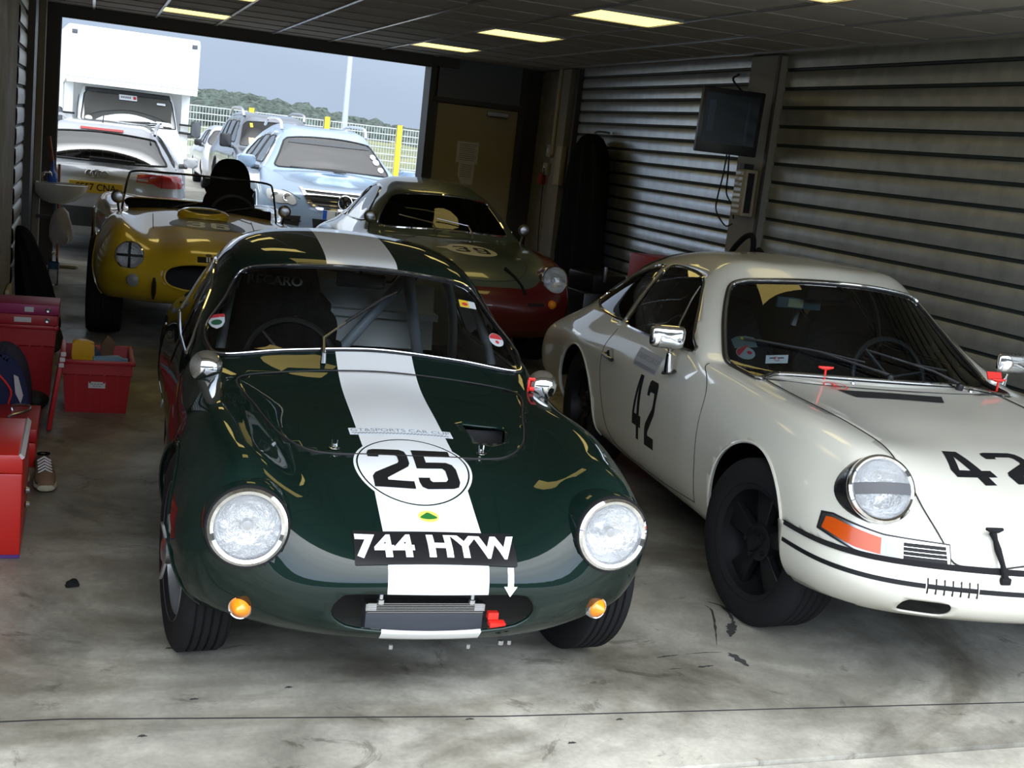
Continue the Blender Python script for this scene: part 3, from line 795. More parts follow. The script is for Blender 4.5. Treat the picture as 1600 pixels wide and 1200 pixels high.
    for g in sides:
        o = obj('side_window', g, 'glass_dark', car); 
        bmx = NB(); bmx.from_mesh(o.data); rim_tube(bmx, .006, 'window_trim', 'chrome', o); bmx.free()
    bmx = rear.copy(); ro = obj('rear_window', rear, 'glass', car); rim_tube(bmx, .008, 'window_trim', 'black_gloss', ro); bmx.free()
    # number roundel and lettering
    O = (0, .51, .63); n = (0, -.22, 1)
    decal('number_roundel', [(PM(ell(.180, .208, 64)), 'stripe_white'), (PM(ell(.172, .199, 64), ell(.167, .193, 64)), 'green_paint'),
        (digits('25', .123, .228, .016), 'ink')], T, (-.006, .525, .63), UPX, UPY, n, parent=car)
    chk = [rrect(.0055, .0055, .0001, 1, -.157 + .0112 * i + (.0056 if r else 0), -.012 - .0055 * r) for i in range(28) for r in (0, 1)]
    decal('series_sticker', [(PM(rrect(.335, .056, .002, 2)), 'sticker_white'), (moved(TM('GT&SPORTS CAR CUP', .033, 0, 1), 0, .010), 'decal_grey'), (PM(*chk), 'decal_grey')], T, (.0, .775, .68), UPX, UPY, n, parent=bon)
    decal('nose_badge', [(PM(ell(.030, .030, 40)), 'badge_yellow'), (PM([p[:2] for p in smooth_path([(0, .020), (.012, .010), (.025, -.008), (0, -.016), (-.025, -.008), (-.012, .010)], 4, True)]), 'badge_green')], T, (0, .285, .57), UPX, UPY, (0, -.4, 1), parent=car)
    pu = Vector((0, .62, .78))
    decal('number_plate', [(PM(rrect(.455, .112, .004, 2)), 'ink'), (TM('744 HYW', .100, .0046, 1.02, spacing=1.08), 'white')], T, (-.002, .165, .505), UPX, pu, (0, -.78, .62), parent=car, off=.003, step=.015)
    decal('arrow_mark', [(PM([(-.009, .040), (.009, .040), (.009, -.012), (.020, -.012), (0, -.040), (-.020, -.012), (-.009, -.012)]), 'white')], T, (.205, .112, .43), UPX, (0, .35, .93), (0, -.93, .35), parent=car)
    # lamps
    for s in (-1, 1):
        c = Vector((s * .515, .165, .560)); d = Vector((s * .03, -1, .10)).normalized()
        b = NB(); lathe(b, [(.108, .0), (.114, -.012), (.120, -.05), (.128, -.12), (.125, -.20), (.10, -.26)], c + d * -.004, d, 48)
        nb = obj('headlight_pod', b, 'green_paint', car)
        b = NB(); lathe(b, [(.100, .006), (.110, .010), (.1125, .002), (.110, -.010), (.10, -.012)], c, d, 48); obj('headlight_seal', b, 'rubber', car)
        headlamp(car, c, d, .103, rimw=.015)
        c = (s * .515, .205, .318)
        b = NB(); lathe(b, [(.0, -.02), (.034, -.02), (.034, .0), (.031, .006), (.027, .004)], c, (s * .35, -1, 0), 28); ind = obj('indicator', b, 'chrome', car)
        b = NB(); lathe(b, [(.028, .002), (.026, .010), (.012, .024), (.006, .030), (0, .031)], c, (s * .35, -1, 0), 24); obj('lens', b, 'amber', ind)
        # round mirrors on stalks
        x, y, z = (s * .60, 1.22, .775)
        b = NB(); lathe(b, [(0, -.004), (.045, -.003), (.054, .0), (.056, .008), (.050, .016), (.047, .018), (.034, .030), (.016, .037), (0, .039)], (x + s * .0, y, z), (s * -.12, -1, .12), 32)
        mi = obj('door_mirror', b, 'chrome', car)
        b = NB(); tube(b, [(x, y + .01, z - .03), (x + s * -.014, y - .01, z - .075), (x - s * .022, y - .02, z - .125)], [.0045, .0065, .005], 8); lathe(b, [(0, 0), (.014, .004), (.012, .012), (0, .014)], (x - s * .022, y - .02, z - .13), (0, 0, 1), 14); obj('mirror_stalk', b, 'chrome', mi)
        for (y, w) in ((.70, .155), (2.93, .155)):
            wheel(car, s * .615, y, .305, w, .205, 'wire', steer=math.radians(7) if y < 1 else 0)
        # bonnet clips
        b = NB(); tube(b, [(.0 + .016 * math.cos(a), .012 * math.sin(a), .004) for a in np.linspace(0, 2 * PI, 16, endpoint=False)], .002, 5, True)
        tube(b, [(-.006, 0, 0), (-.008, .004, .03)], .0022, 5); tube(b, [(.006, 0, 0), (.008, .004, .03)], .0022, 5); tube(b, [(0, 0, 0), (.0, 0, .018)], .005, 6)
        cl = obj('bonnet_clip', b, 'chrome', car); h = T.ray_cast(Vector((s * .232, .63, 1.2)), Vector((0, 0, -1)))[0]; cl.location = h + Vector((0, 0, .002))
    # wiper, single, parked up across the glass
    b = NB(); hb = T.ray_cast(Vector((-.19, 1.325, 1.5)), Vector((0, 0, -1)))[0]
    def gl(x, z, off=.015):
        h = T.ray_cast(Vector((x, 0.9, z)), Vector((0, 1, 0)))[0]; return h + Vector((0, -off, off * .8))
    p0, p1, p2 = gl(-.185, .845, .03), gl(-.09, .905, .02), gl(.06, .985, .02)
    tube(b, [hb, hb + Vector((0, 0, .035))], [.011, .008], 8); tube(b, [hb + Vector((0, 0, .035)), p0, p1], [.007, .005, .003], 6)
    wi = obj('wiper_arm', b, 'steel', car)
    b = NB(); tube(b, [gl(-.12, .885), p1, p2, gl(.12, 1.01)], [.003, .006, .006, .003], 6); obj('wiper_blade', b, 'black', wi)
    # things in the mouth
    b = NB(); box(b, (-.01, .20, .296), (.335, .06, .082)); r = obj('oil_cooler', b, 'cooler_black', car, smooth=False)
    b = NB()
    for k in range(6): box(b, (-.01, .178, .331 + .005 * k - .01), (.33, .03, .0018))
    box(b, (-.165, .175, .334), (.03, .02, .02)); box(b, (.145, .175, .334), (.03, .02, .02))
    obj('cooler_fins', b, 'steel', r, smooth=False)
    for x in (-.14, .12):
        b = NB(); lathe(b, [(0, 0), (.010, 0), (.010, .012), (.006, .014), (.006, .028), (0, .028)], (x, .165, .346), (0, 0, 1), 8); obj('bolt', b, 'alu', r)
        b = NB(); lathe(b, [(.0, 0), (.008, 0), (.008, .022), (0, .022)], (x, .165, .374), (0, 0, 1), 10); obj('blue_fitting', b, 'blue_plastic', r)
    b = NB(); box(b, (.195, .15, .292), (.045, .03, .012)); box(b, (.185, .165, .312), (.03, .02, .02)); obj('red_toggle', b, 'red_bright', car, smooth=False)
    b = NB(); box(b, (0, .45, .40), (.80, .30, .30)); box(b, (0, 1.4, .32), (.9, 1.7, .22)); box(b, (0, 2.9, .38), (.84, 1.1, .3)); obj('chassis', b, 'under_black', car, smooth=False)
    b = NB(); 
    for s in (-1, 1): tube(b, [(s * .11, .12, .243), (s * .11, .12, .232)], .006, 6)
    tube(b, [(.21, .14, .246), (.21, .14, .234)], .008, 6); tube(b, [(.235, .14, .246), (.235, .14, .234)], .006, 6); obj('underside_bolts', b, 'steel', car)['kind'] = 'stuff'
    # cockpit
    b = NB(); box(b, (0, 2.62, .79), (.98, .02, .30), Matrix.Rotation(math.radians(-12), 3, 'X')); box(b, (0, 2.9, .80), (1.0, .7, .03)); obj('rear_bulkhead', b, 'liner_grey', car, smooth=False)
    b = NB(); prism(b, [(1.42, .70), (1.50, .775), (1.62, .77), (1.66, .66), (1.60, .5), (1.42, .5)], (0, 0, 0), (0, 1, 0), (0, 0, 1), (1, 0, 0), -.56, .56, bev=.01); obj('dashboard', b, 'black_cloth', car)
    b = NB()
    tube(b, smooth_path([(-.55, 1.62, .45), (-.53, 1.70, .75), (-.485, 1.92, .985), (-.44, 2.12, 1.085), (-.42, 2.35, 1.11)], 5), .019, 10)
    tube(b, smooth_path([(.55, 1.62, .45), (.53, 1.66, .75), (.485, 1.92, .985), (.44, 2.12, 1.085), (.42, 2.35, 1.11)], 5), .019, 10)
    tube(b, smooth_path([(-.56, 2.42, .35), (-.53, 2.40, .85), (-.42, 2.38, 1.08), (-.2, 2.38, 1.135), (.2, 2.38, 1.135), (.42, 2.38, 1.08), (.53, 2.40, .85), (.56, 2.42, .35)], 5), .021, 10)
    tube(b, [(.36, 2.38, 1.09), (-.12, 2.40, .45)], .024, 10); tube(b, [(.28, 2.36, 1.10), (.42, 2.40, .5)], .027, 10); tube(b, [(-.38, 2.38, 1.09), (-.02, 2.42, .5)], .017, 10)
    tube(b, [(-.40, 2.40, 1.08), (-.34, 2.95, .8)], .017, 10); tube(b, [(.40, 2.40, 1.08), (.34, 2.95, .8)], .017, 10)
    obj('roll_cage', b, 'cage_grey', car)
    def seat(x):
        b = NB(); pr = [p[:2] for p in smooth_path([(-.21, 0), (-.235, .35), (-.25, .52), (-.18, .60), (-.15, .72), (-.11, .79), (.11, .79), (.15, .72), (.18, .60), (.25, .52), (.235, .35), (.21, 0)], 3, True)]
        prism(b, pr, (x, 2.12, .30), (1, 0, 0), (0, .22, .97), (0, -.97, .22), -.05, .05, bev=.02)
        for s in (-1, 1): box(b, (x + s * .225, 2.05, .55), (.05, .16, .40), Matrix.Rotation(-.2, 3, 'X'), .02)
        box(b, (x, 1.90, .32), (.44, .45, .12), None, .03)
        return obj('race_seat', b, 'black_cloth', car)
    s1 = seat(-.27)
    decal('seat_lettering', [(TM('RECARO', .052, .0014, 1.12), 'decal_light')], None, (-.305, 2.115, .975), UPX, (0, .22, .97), off=0, parent=s1)
    b = NB(); c = Vector((-.26, 1.74, .70)); ax = Vector((0, -.93, .37)); u, v, d = frame_of(ax)
    tube(b, [c + (u * math.cos(a) + v * math.sin(a)) * .175 for a in np.linspace(0, 2 * PI, 40, endpoint=False)], .013, 8, True)
    for a in (.2, 2.3, 4.4): tube(b, [c - ax * .02, c + (u * math.cos(a) + v * math.sin(a)) * .17], .009, 6)
    obj('steering_wheel', b, 'black', car)
    b = NB(); box(b, (.02, 1.93, 1.025), (.20, .02, .06), None, .01); tube(b, [(.02, 1.93, 1.04), (.02, 1.98, 1.08)], .006, 6); obj('interior_mirror', b, 'black_gloss', car)
    # stickers inside the glass
    def st(name, x, z, parts, sc_=1, rot=0):
        for bb, _ in parts: moved(bb, 0, 0, sc_, rot)
        decal(name, parts, T, (x, 1.7, z), UPX, (0, .35, .94), (0, -.94, .35), parent=wso, off=.002, reach=1.2)
    st('shield_sticker', -.553, .835, [(PM([(-.028, .03), (.028, .03), (.028, -.005), (.018, -.025), (0, -.036), (-.018, -.025), (-.028, -.005)]), 'sticker_white'), (PM(rrect(.054, .016, .001, 1, 0, .026)), 'sticker_red'), (PM(ell(.019, .013, 20, 0, -.006)), 'sticker_green')])
    st('round_disc_sticker', .515, .83, [(PM(ell(.032, .032, 30)), 'sticker_white'), (PM([(.030 * math.cos(a), .030 * math.sin(a)) for a in np.linspace(.1, PI - .1, 16)]), 'sticker_red'), (PM(ell(.008, .008, 14, 0, -.012)), 'sticker_red')])
    st('square_sticker', .425, 1.0, [(PM(rrect(.075, .036, .001, 1)), 'sticker_white'), (PM(rrect(.042, .034, .001, 1, -.016, 0)), 'yellow'), (PM(ell(.014, .008, 16, -.014, -.002)), 'sticker_red')])
    # red number tag tie on the right wing
    b = NB(); box(b, (.555, 1.20, .80), (.026, .010, .012), None, .003); box(b, (.545, 1.20, .772), (.008, .008, .05), None, .002); box(b, (.567, 1.20, .772), (.008, .008, .05), None, .002); box(b, (.556, 1.195, .765), (.02, .012, .014), None, .003)
    obj('red_toggle', b, 'red_bright', car)
    return car
mat('cooler_black', (.05, .055, .065), .35)
mat('decal_light', (.8, .82, .85), .5)
mat('sticker_green', (.02, .12, .06), .5)
green_car = build_green()
# ================================================================ the cream coupe, race number 42
mat('cream_paint', (.65, .63, .545), .35, coat=1, coat_r=.03)
def pillow(b, c, w, h, d, n=28, m=16, e=.45):
    """rounded rectangular shell, domed towards the viewer side (-y)"""
    f = lambda v: math.copysign(abs(v) ** e, v)
    R_ = []
    for j in range(m + 1):
        p = -PI / 2 + PI * j / m
        R_.append([b.verts.new((c[0] + w / 2 * f(math.cos(2 * PI * k / n)) * math.cos(p) ** .6, c[1] + d / 2 * math.sin(p), c[2] + h / 2 * f(math.sin(2 * PI * k / n)) * math.cos(p) ** .6)) for k in range(n)] if 0 < j < m else [b.verts.new((c[0], c[1] + d / 2 * math.sin(p), c[2]))])
    for A, C in zip(R_, R_[1:]):
        for k in range(n):
            k2 = (k + 1) % n
            if len(A) == 1: b.faces.new((A[0], C[k], C[k2]))
            elif len(C) == 1: b.faces.new((A[k2], A[k], C[0]))
            else: b.faces.new((A[k2], A[k], C[k], C[k2]))
    bmesh.ops.recalc_face_normals(b, faces=b.faces[:])
mat('cream_inner', (.03, .03, .028), .7)
CREAM = [
 [(0,100,300),(0,30,335),(0,0,385),(0,0,435),(0,30,475),(0,60,525),(0,100,590),(0,170,640),(0,250,675)],
 [(250,110,300),(260,40,335),(260,12,385),(260,12,435),(260,45,478),(240,75,530),(200,135,605),(120,245,662),(0,350,705)],
 [(460,150,300),(490,90,335),(500,62,385),(500,62,435),(495,95,482),(478,135,555),(405,255,655),(220,385,715),(0,480,733)],
 [(600,220,295),(640,170,335),(662,140,385),(662,140,435),(658,170,490),(655,215,610),(605,335,755),(300,520,750),(0,620,755)],
 [(680,320,290),(730,300,332),(757,280,388),(757,280,440),(748,300,520),(715,335,665),(632,460,792),(340,660,764),(0,780,770)],
 [(720,500,275),(770,500,332),(790,500,400),(790,500,480),(780,520,600),(740,560,725),(638,680,815),(350,850,780),(0,930,785)],
 [(720,850,250),(780,850,320),(802,850,420),(806,850,520),(792,860,640),(745,880,752),(642,950,822),(360,1080,795),(0,1120,800)],
 [(700,1200,220),(762,1200,285),(790,1200,420),(800,1200,550),(790,1200,665),(745,1210,772),(645,1220,830),(362,1270,812),(0,1290,815)],
 [(700,1450,220),(770,1450,300),(800,1450,450),(808,1450,580),(792,1455,700),(745,1465,805),(662,1510,846),(370,1400,832),(0,1360,828)],
 [(700,1560,220),(770,1560,300),(800,1560,450),(808,1560,582),(793,1560,710),(742,1565,828),(655,1600,872),(362,1470,870),(0,1420,862)],
 [(700,1800,220),(770,1800,300),(800,1800,450),(810,1800,585),(795,1800,718),(735,1805,855),(592,1835,1010),(315,1705,1055),(0,1655,1068)],
 [(700,2030,220),(770,2030,300),(800,2030,450),(810,2030,590),(796,2030,722),(728,2030,872),(506,2055,1170),(272,1935,1216),(0,1895,1232)],
 [(700,2160,220),(770,2160,300),(800,2160,450),(810,2160,590),(797,2160,724),(722,2160,878),(488,2180,1198),(262,2090,1255),(0,2050,1270)],
 [(700,2480,220),(770,2480,300),(800,2480,450),(812,2480,590),(800,2480,724),(715,2480,872),(478,2480,1190),(252,2470,1262),(0,2470,1280)],
 [(705,2850,235),(775,2850,310),(805,2850,450),(818,2850,585),(805,2850,718),(708,2850,852),(478,2850,1150),(250,2850,1220),(0,2850,1240)],
 [(710,3250,255),(778,3250,330),(808,3250,460),(818,3250,580),(802,3250,708),(700,3250,825),(472,3250,1060),(255,3250,1120),(0,3250,1136)],
 [(680,3650,300),(750,3650,360),(785,3650,455),(792,3650,560),(770,3650,672),(650,3650,770),(455,3650,868),(240,3650,922),(0,3650,936)],
 [(600,4000,320),(655,4000,380),(680,4000,455),(680,4000,540),(640,4000,615),(540,4000,665),(380,4000,702),(200,4000,722),(0,4000,730)],
 [(0,4080,350),(0,4130,400),(0,4150,455),(0,4140,520),(0,4120,570),(0,4100,600),(0,4080,620),(0,4060,640),(0,4050,650)],
]
def build_cream():
    car = thing('sports_coupe', 'cream vintage coupe with black race number 42 on bonnet and door', 'car', (3.03, 2.84, 0), -.098)
    bm = body_surface(CREAM, 7, 6)
    T = tree_of(bm); X, Y, Z = (1, 0, 0), (0, 1, 0), (0, 0, 1)
    for cy, cz, r in ((.84, .335, .335), (3.05, .33, .335)):
        take(bm, arch(cy, cz, r)).free()
    arch_lips(T, car, 'cream_paint', ((.84, .335, .335), (3.05, .33, .335)), .006)
    SP = lambda pts, k=5: [p[:2] for p in smooth_path(pts, k, True)]
    ws = SP([(-.60, .838), (-.615, .865), (-.60, .905), (-.545, 1.02), (-.485, 1.125), (-.455, 1.155), (-.40, 1.172), (-.2, 1.195), (0, 1.202), (.2, 1.195), (.40, 1.172), (.455, 1.155), (.485, 1.125), (.545, 1.02), (.60, .905), (.615, .865), (.60, .838), (.55, .832), (.3, .842), (0, .845), (-.3, .842), (-.55, .832)])
    wsg = take(bm, lambda c: sdf(ws, c.x, c.z) if 1.30 < c.y < 2.2 and c.z > .81 else 1.)
    fw = SP([(1.70, .868), (2.40, .852), (2.56, .858), (2.60, .90), (2.66, 1.12), (2.62, 1.158), (2.35, 1.168), (2.12, 1.15), (2.02, 1.09), (1.80, .935), (1.68, .885)], 4)
    qw = SP([(2.66, .862), (3.05, .862), (3.26, .882), (3.31, .912), (3.26, .960), (3.08, 1.06), (2.92, 1.12), (2.80, 1.145), (2.73, 1.13), (2.645, .90)], 4)
    sd = []
    for s in (-1, 1):
        for nm, w in (('door_window', fw), ('quarter_window', qw)):
            sd.append((s, nm, take(bm, lambda c, s=s, w=w: sdf(w, c.y, c.z) if c.x * s > .25 else 1.)))
    rw = SP([(-.42, 3.0), (-.3, 2.94), (0, 2.93), (.3, 2.94), (.42, 3.0), (.43, 3.3), (.36, 3.42), (0, 3.44), (-.36, 3.42), (-.43, 3.3)], 4)
    rear = take(bm, lambda c: sdf(rw, c.x, c.y) if c.z > .9 else 1.)
    # bonnet
    hl = [(-.415, .052), (.415, .052), (.44, .12), (.475, .21), (.50, .34), (.50, .60), (.52, .9), (.545, 1.33), (.50, 1.345), (.0, 1.325), (-.50, 1.345), (-.545, 1.33), (-.52, .9), (-.50, .60), (-.50, .34), (-.475, .21), (-.44, .12)]
    hood = take(bm, lambda c: max(sdf(hl, c.x, c.y), .487 - c.z))
    rim_tube(hood, .003, 'bonnet_seam', 'seam_dark', car)
    vent = [(-.195, 1.20), (.205, 1.20), (.245, 1.285), (-.235, 1.285)]
    for s in (-1, 1): lamp_hole(bm, (s * .622, .238, .680), (s * .12, -.90, .42), .103); lamp_hole(hood, (s * .622, .238, .680), (s * .12, -.90, .42), .103)
    # front bumper band
    bump = take(bm, lambda c: max(c.z - .482, c.y - .56))
    holes = rrect(.15, .052, .024, 4, -.50, .352)
    for s in (-1, 1):
        take(bump, lambda c, s=s: sdf(holes, -abs(c.x), c.z) if c.y < .3 else 1.).free()
    for v in bump.verts:
        k = min(1, max(0, (.49 - v.co.z) / .02)); n = v.normal.copy()
        v.co += n * .012 * (1 if v.co.z > .30 else .5)
    Tb = tree_of(bump)
    bo = solid(obj('front_bumper', bump, 'cream_paint', car), .006, inner='cream_inner')
    def band(z0, z1, nm, m, off, tree=None, y1=.51):
        """rubber or painted strip running round the bumper"""
        b = NB(); P = []
        for a in np.linspace(-1, 1, 121):
            ang = a * 1.52; d = Vector((math.sin(ang), -math.cos(ang), 0)); o = Vector((d.x * .25, .55 + .0 * d.y, 0))
            row = []
            for zz in (z0, z1):
                h = (tree or Tb).ray_cast(Vector((o.x, .52, zz)), d, 2)
                row.append(h[0])
            if row[0] is None or row[1] is None or row[0].y > y1: continue
            P.append([b.verts.new(row[k] + Vector((d.x, d.y, 0)) * off) for k in (0, 1)] )
        for A, C in zip(P, P[1:]): b.faces.new((A[0], C[0], C[1], A[1]))
        return obj(nm, b, m, bo)
    band(.476, .493, 'bumper_gap_rubber', 'rubber', .0175, T)
    band(.418, .433, 'bumper_stripe', 'ink', .0015)
    # ladder mark in the stripe: cream gap with seven dark ticks
    for s in (-1,):
        decal('stripe_ticks', [(PM(rrect(.172, .030, .001, 1)), 'cream_paint'), (PM(rrect(.160, .014, .001, 1)), 'ink'), (PM(*[rrect(.005, .046, .0005, 1, -.080 + .0267 * k, 0) for k in range(7)]), 'ink')], Tb, (-.45, 0, .426), X, Z, (-.22, -1, 0), parent=bo, off=.002)
    # shutlines of doors
    for s in (-1, 1):
        dr = [(1.335, .30), (1.33, .50), (1.35, .70), (1.42, .79), (1.54, .845)] 
        n = (s, 0, 0)
        seam(T, dr, (0, 0, 0), (0, 1, 0), (0, 0, 1), car, .0022, 'door_seam', n=n, reach=3)
        seam(T, [(1.335, .30), (1.8, .268), (2.2, .262), (2.42, .29), (2.53, .38), (2.60, .55), (2.63, .72), (2.62, .82)], (0, 0, 0), (0, 1, 0), (0, 0, 1), car, .0022, 'door_seam', n=n, reach=3)
        h = T.ray_cast(Vector((s * 1.5, 2.48, .70)), Vector((-s, 0, 0)))[0]
        b = NB(); lathe(b, [(0, 0), (.022, .002), (.022, .008), (.012, .014), (.010, .028), (0, .03)], h + Vector((0, .05, 0)), (s, 0, 0), 16)
        tube(b, [h + Vector((s * .026, .06, 0)), h + Vector((s * .03, -.02, -.004)), h + Vector((s * .024, -.075, -.006))], [.009, .008, .010], 8)
        hd = obj('door_handle', b, 'black_gloss', car)
        b = NB(); lathe(b, [(.0, -.002), (.03, -.001), (.038, .0025), (.040, .002)], h + Vector((s * .002, 0, 0)), (s, 0, 0), 24); obj('handle_dish', b, 'cream_paint', hd)
        # mirror
        x, y, z = s * .845, 1.68, .925
        b = NB(); pillow(b, (x, y, z), .160, .102, .052); mi = obj('door_mirror', b, 'chrome', car)
        b = NB(); tube(b, [(x - s * .015, y, z - .045), (x - s * .02, y + .005, z - .075)], [.007, .008], 8); tube(b, [(x - s * .02, y + .005, z - .072), (x - s * .03, y + .012, z - .15)], [.012, .022], 10); obj('mirror_stalk', b, 'chrome', mi)
        b = NB(); lathe(b, [(.034, 0), (.03, .006), (.0, .008)], (x - s * .032, y + .012, z - .155), (s * .3, 0, 1), 16); obj('mirror_foot', b, 'black', mi)
    # door number and sticker
    N = (-1, 0, 0)
    decal('door_number', [(moved(digits('42', .118, .30, .055), 0, 0), 'ink')], T, (-1.0, 1.95, .545), (0, -1, 0), Z, N, parent=car, reach=1.2)
    chk = [rrect(.006, .006, .0001, 1, -.135 + .012 * i + (.006 if r else 0), -.022 - .006 * r) for i in range(23) for r in (0, 1, 2)]
    decal('series_sticker', [(PM(rrect(.30, .085, .003, 2)), 'sticker_cream'), (moved(TM('GT&SPORTS CAR CUP', .032, 0, .88), 0, .010), 'decal_grey'), (PM(*chk), 'decal_grey')], T, (-1.0, 2.04, .757), (0, -1, 0), Z, N, parent=car, reach=1.2)
    body = solid(obj('body_shell', bm, 'cream_paint', car), .012, inner='cream_inner')
    bon = solid(obj('bonnet', hood, 'cream_paint', car), .012, inner='cream_inner')
    decal('bonnet_number', [(digits('42', .165, .235, .052), 'ink')], T, (-.085, .43, .75), (.995, .09, 0), (-.09, .95, .30), (0, -.35, 1), parent=bon)
    decal('cowl_vent', [(PM(vent), 'under_black')], T, (0, 0, .9), X, Y, (0, 0, 1), parent=bon, off=.003)
    # glazing
    rim_tube(wsg, .013, 'windscreen_seal', 'black', car, seg=8)
    rt = rim_tube(wsg, .0075, 'windscreen_trim', 'chrome', car, seg=8); rt.location = (0, -.008, .005)
    wso = obj('windscreen', wsg, 'glass_blue', car)
    for s, nm, g in sd:
        bx = g.copy(); o = obj(nm, g, 'glass_dark' if nm == 'door_window' else 'glass', car); rim_tube(bx, .008, 'window_trim', 'chrome', o); bx.free()
        if nm == 'door_window':
            b = NB(); q = [T.ray_cast(Vector((s * 1.5, yy, zz)), Vector((-s, 0, 0)))[0] for yy, zz in ((1.90, .865), (1.98, .96), (2.05, 1.06), (2.08, 1.115))]
            tube(b, q, .006, 8); obj('vent_bar', b, 'chrome', o)
    bx = rear.copy(); ro = obj('rear_window', rear, 'glass', car); rim_tube(bx, .008, 'window_trim', 'black', ro); bx.free()
    # lamps
    for s in (-1, 1):
        c = Vector((s * .622, .238, .680)); d = Vector((s * .12, -.90, .42)).normalized()
        b = NB(); lathe(b, [(.110, .002), (.114, -.010), (.116, -.05), (.118, -.11)], c, d, 48); pod = obj('headlight_ring', b, 'black_gloss', car)
        bz = headlamp(car, c + d * .004, d, .110, rimw=.013, dome=.03)
        # tape strip across the glass
        b = NB(); u = Vector((1, 0, 0)); u = (u - d * u.dot(d)).normalized(); v = d.cross(u)
        if v.z < 0: v = -v
        nx = 24; vv = [[b.verts.new(c + u * a + v * e + d * (.040 - 2.6 * (a * a + e * e))) for e in (-.020, 0, .018)] for a in np.linspace(-.099, .099, nx)]
        for A, C in zip(vv, vv[1:]):
            for k in (0, 1): b.faces.new((A[k], C[k], C[k + 1], A[k + 1]))
        obj('tape_strip', b, 'tape_grey', bz)
        # indicator and horn grille set in one chrome frame, wrapping the corner
        def lamp_patch(nm, poly, m, off, par, step=.012):
            pts = curve_mesh(splines=[[(s * a, b_) for a, b_ in poly]])
            return decal(nm, [(pts, m)], T, (0, .2, .52), X, Z, (s * .25, -1, 0), parent=par, off=off, step=step, reach=1.6)
        sh = lambda pl, g: pl
        lamp_patch('lamp_gasket', [(.40, -.046), (.62, -.044), (.70, -.036), (.80, -.006), (.79, .051), (.76, .058), (.62, .034), (.40, .023)], 'black', .003, car)
        fr = lamp_patch('indicator_frame', [(-.0 + .405, -.040), (.62, -.038), (.70, -.030), (.795, .000), (.785, .045), (.76, .052), (.62, .028), (.405, .018)], 'steel', .006, car)
        b = lamp_patch('clear_lens', [(.565, -.030), (.625, -.030), (.625, .020), (.565, .014)], 'lens_clear', .0095, fr)
        b = lamp_patch('amber_lens', [(.625, -.030), (.70, -.024), (.785, .003), (.775, .040), (.757, .044), (.625, .020)], 'amber_dark', .0095, fr)
        lamp_patch('horn_opening', [(.413, -.034), (.555, -.034), (.555, .015), (.418, .013)], 'under_black', .008, fr)
        for k in range(3): lamp_patch('grille_bar', [(.413, -.0225 + k * .0115), (.556, -.0225 + k * .0122), (.556, -.0208 + k * .0122), (.413, -.0208 + k * .0115)], 'chrome', .0115, fr)
        # rubber strap
        x = s * .275
        b = NB(); q = [Tb.ray_cast(Vector((x, -1, .468)), Vector((0, 1, 0)))[0] + Vector((0, -.008, 0))]
        for yy in (.085, .105, .125): q.append(T.ray_cast(Vector((x, yy + .0, 2)), Vector((0, 0, -1)))[0] + Vector((0, -.010, .008)))
        tube(b, [q[0], (q[0] + q[1]) / 2 + Vector((0, -.006, 0)), q[1], q[2], q[3]], [.012, .008, .011, .008, .012], 8)
        e = q[3] + Vector((0, -.006, .012)); tube(b, [e + Vector((-.030, 0, .002)), e + Vector((-.012, 0, -.002)), e + Vector((.012, 0, -.002)), e + Vector((.030, 0, .002))], [.005, .009, .009, .005], 8)
        box(b, q[0] + Vector((0, -.002, -.006)), (.034, .016, .022), None, .003)
        obj('bonnet_strap', b, 'rubber', car)
        wheel(car, s * .685, .80, .308, .20, .205, 'five', steer=math.radians(11))
        wheel(car, s * .665, 3.05, .31, .215, .205, 'five')
        # wiper
        b0 = Vector((.06 if s < 0 else .40, 1.40, .845)); hb = T.ray_cast(b0 + Vector((0, 0, 1)), Vector((0, 0, -1)))[0]
        def gl(x, z, off=.016):
            h = T.ray_cast(Vector((x, .9, z)), Vector((0, 1, 0)))[0]; return h + Vector((0, -off, off * .8))
        b = NB(); lathe(b, [(.016, 0), (.016, .02), (.010, .03), (0, .032)], hb, (0, -.3, 1), 12); a = (b0.x - .50)
        tube(b, [hb + Vector((0, 0, .025)), gl(b0.x - .10, .882), gl(b0.x - .30, .925)], [.008, .006, .005], 6); wi = obj('wiper_arm', b, 'black', car)
        b = NB(); tube(b, [gl(b0.x - .02, .885), gl(b0.x - .20, .905), gl(b0.x - .40, .945)] if s > 0 else [gl(b0.x - .10, .90), gl(b0.x - .30, .925), gl(max(-.56, b0.x - .58), .94)], .005, 6); obj('wiper_blade', b, 'black', wi)
        # cowl nozzles
        h = T.ray_cast(Vector((-.12 if s < 0 else .44 , 1.375, 2)), Vector((0, 0, -1)))[0]; b = NB(); lathe(b, [(.010, 0), (.009, .006), (0, .010)], h, (0, 0, 1), 12); obj('washer_jet', b, 'chrome', car)
    # pull handles on the scuttle
    for x, nm in ((-.24, 0), (.585, 1)):
        h = T.ray_cast(Vector((x, 1.40, 2)), Vector((0, 0, -1)))[0]
        b = NB(); tube(b, [h, h + Vector((0, 0, .045))], .005, 8); tube(b, [h + Vector((-.034, 0, .05)), h + Vector((-.012, 0, .047)), h + Vector((.012, 0, .047)), h + Vector((.034, 0, .05))], [.004, .008, .008, .004], 8)
        if nm: box(b, h + Vector((-.01, .02, .062)), (.07, .006, .035), Matrix.Rotation(-.5, 3, 'X'))
        obj('red_pull_handle', b, 'red_bright', car)
    decal('extinguisher_mark', [(PM(ell(.052, .046, 36), ell(.046, .040, 36)), 'red_bright'), (TM('E', .066, .0015), 'red_bright')], T, (-.235, 1.31, .9), (1, .0, 0), Y, (0, 0, 1), parent=car, off=.010)
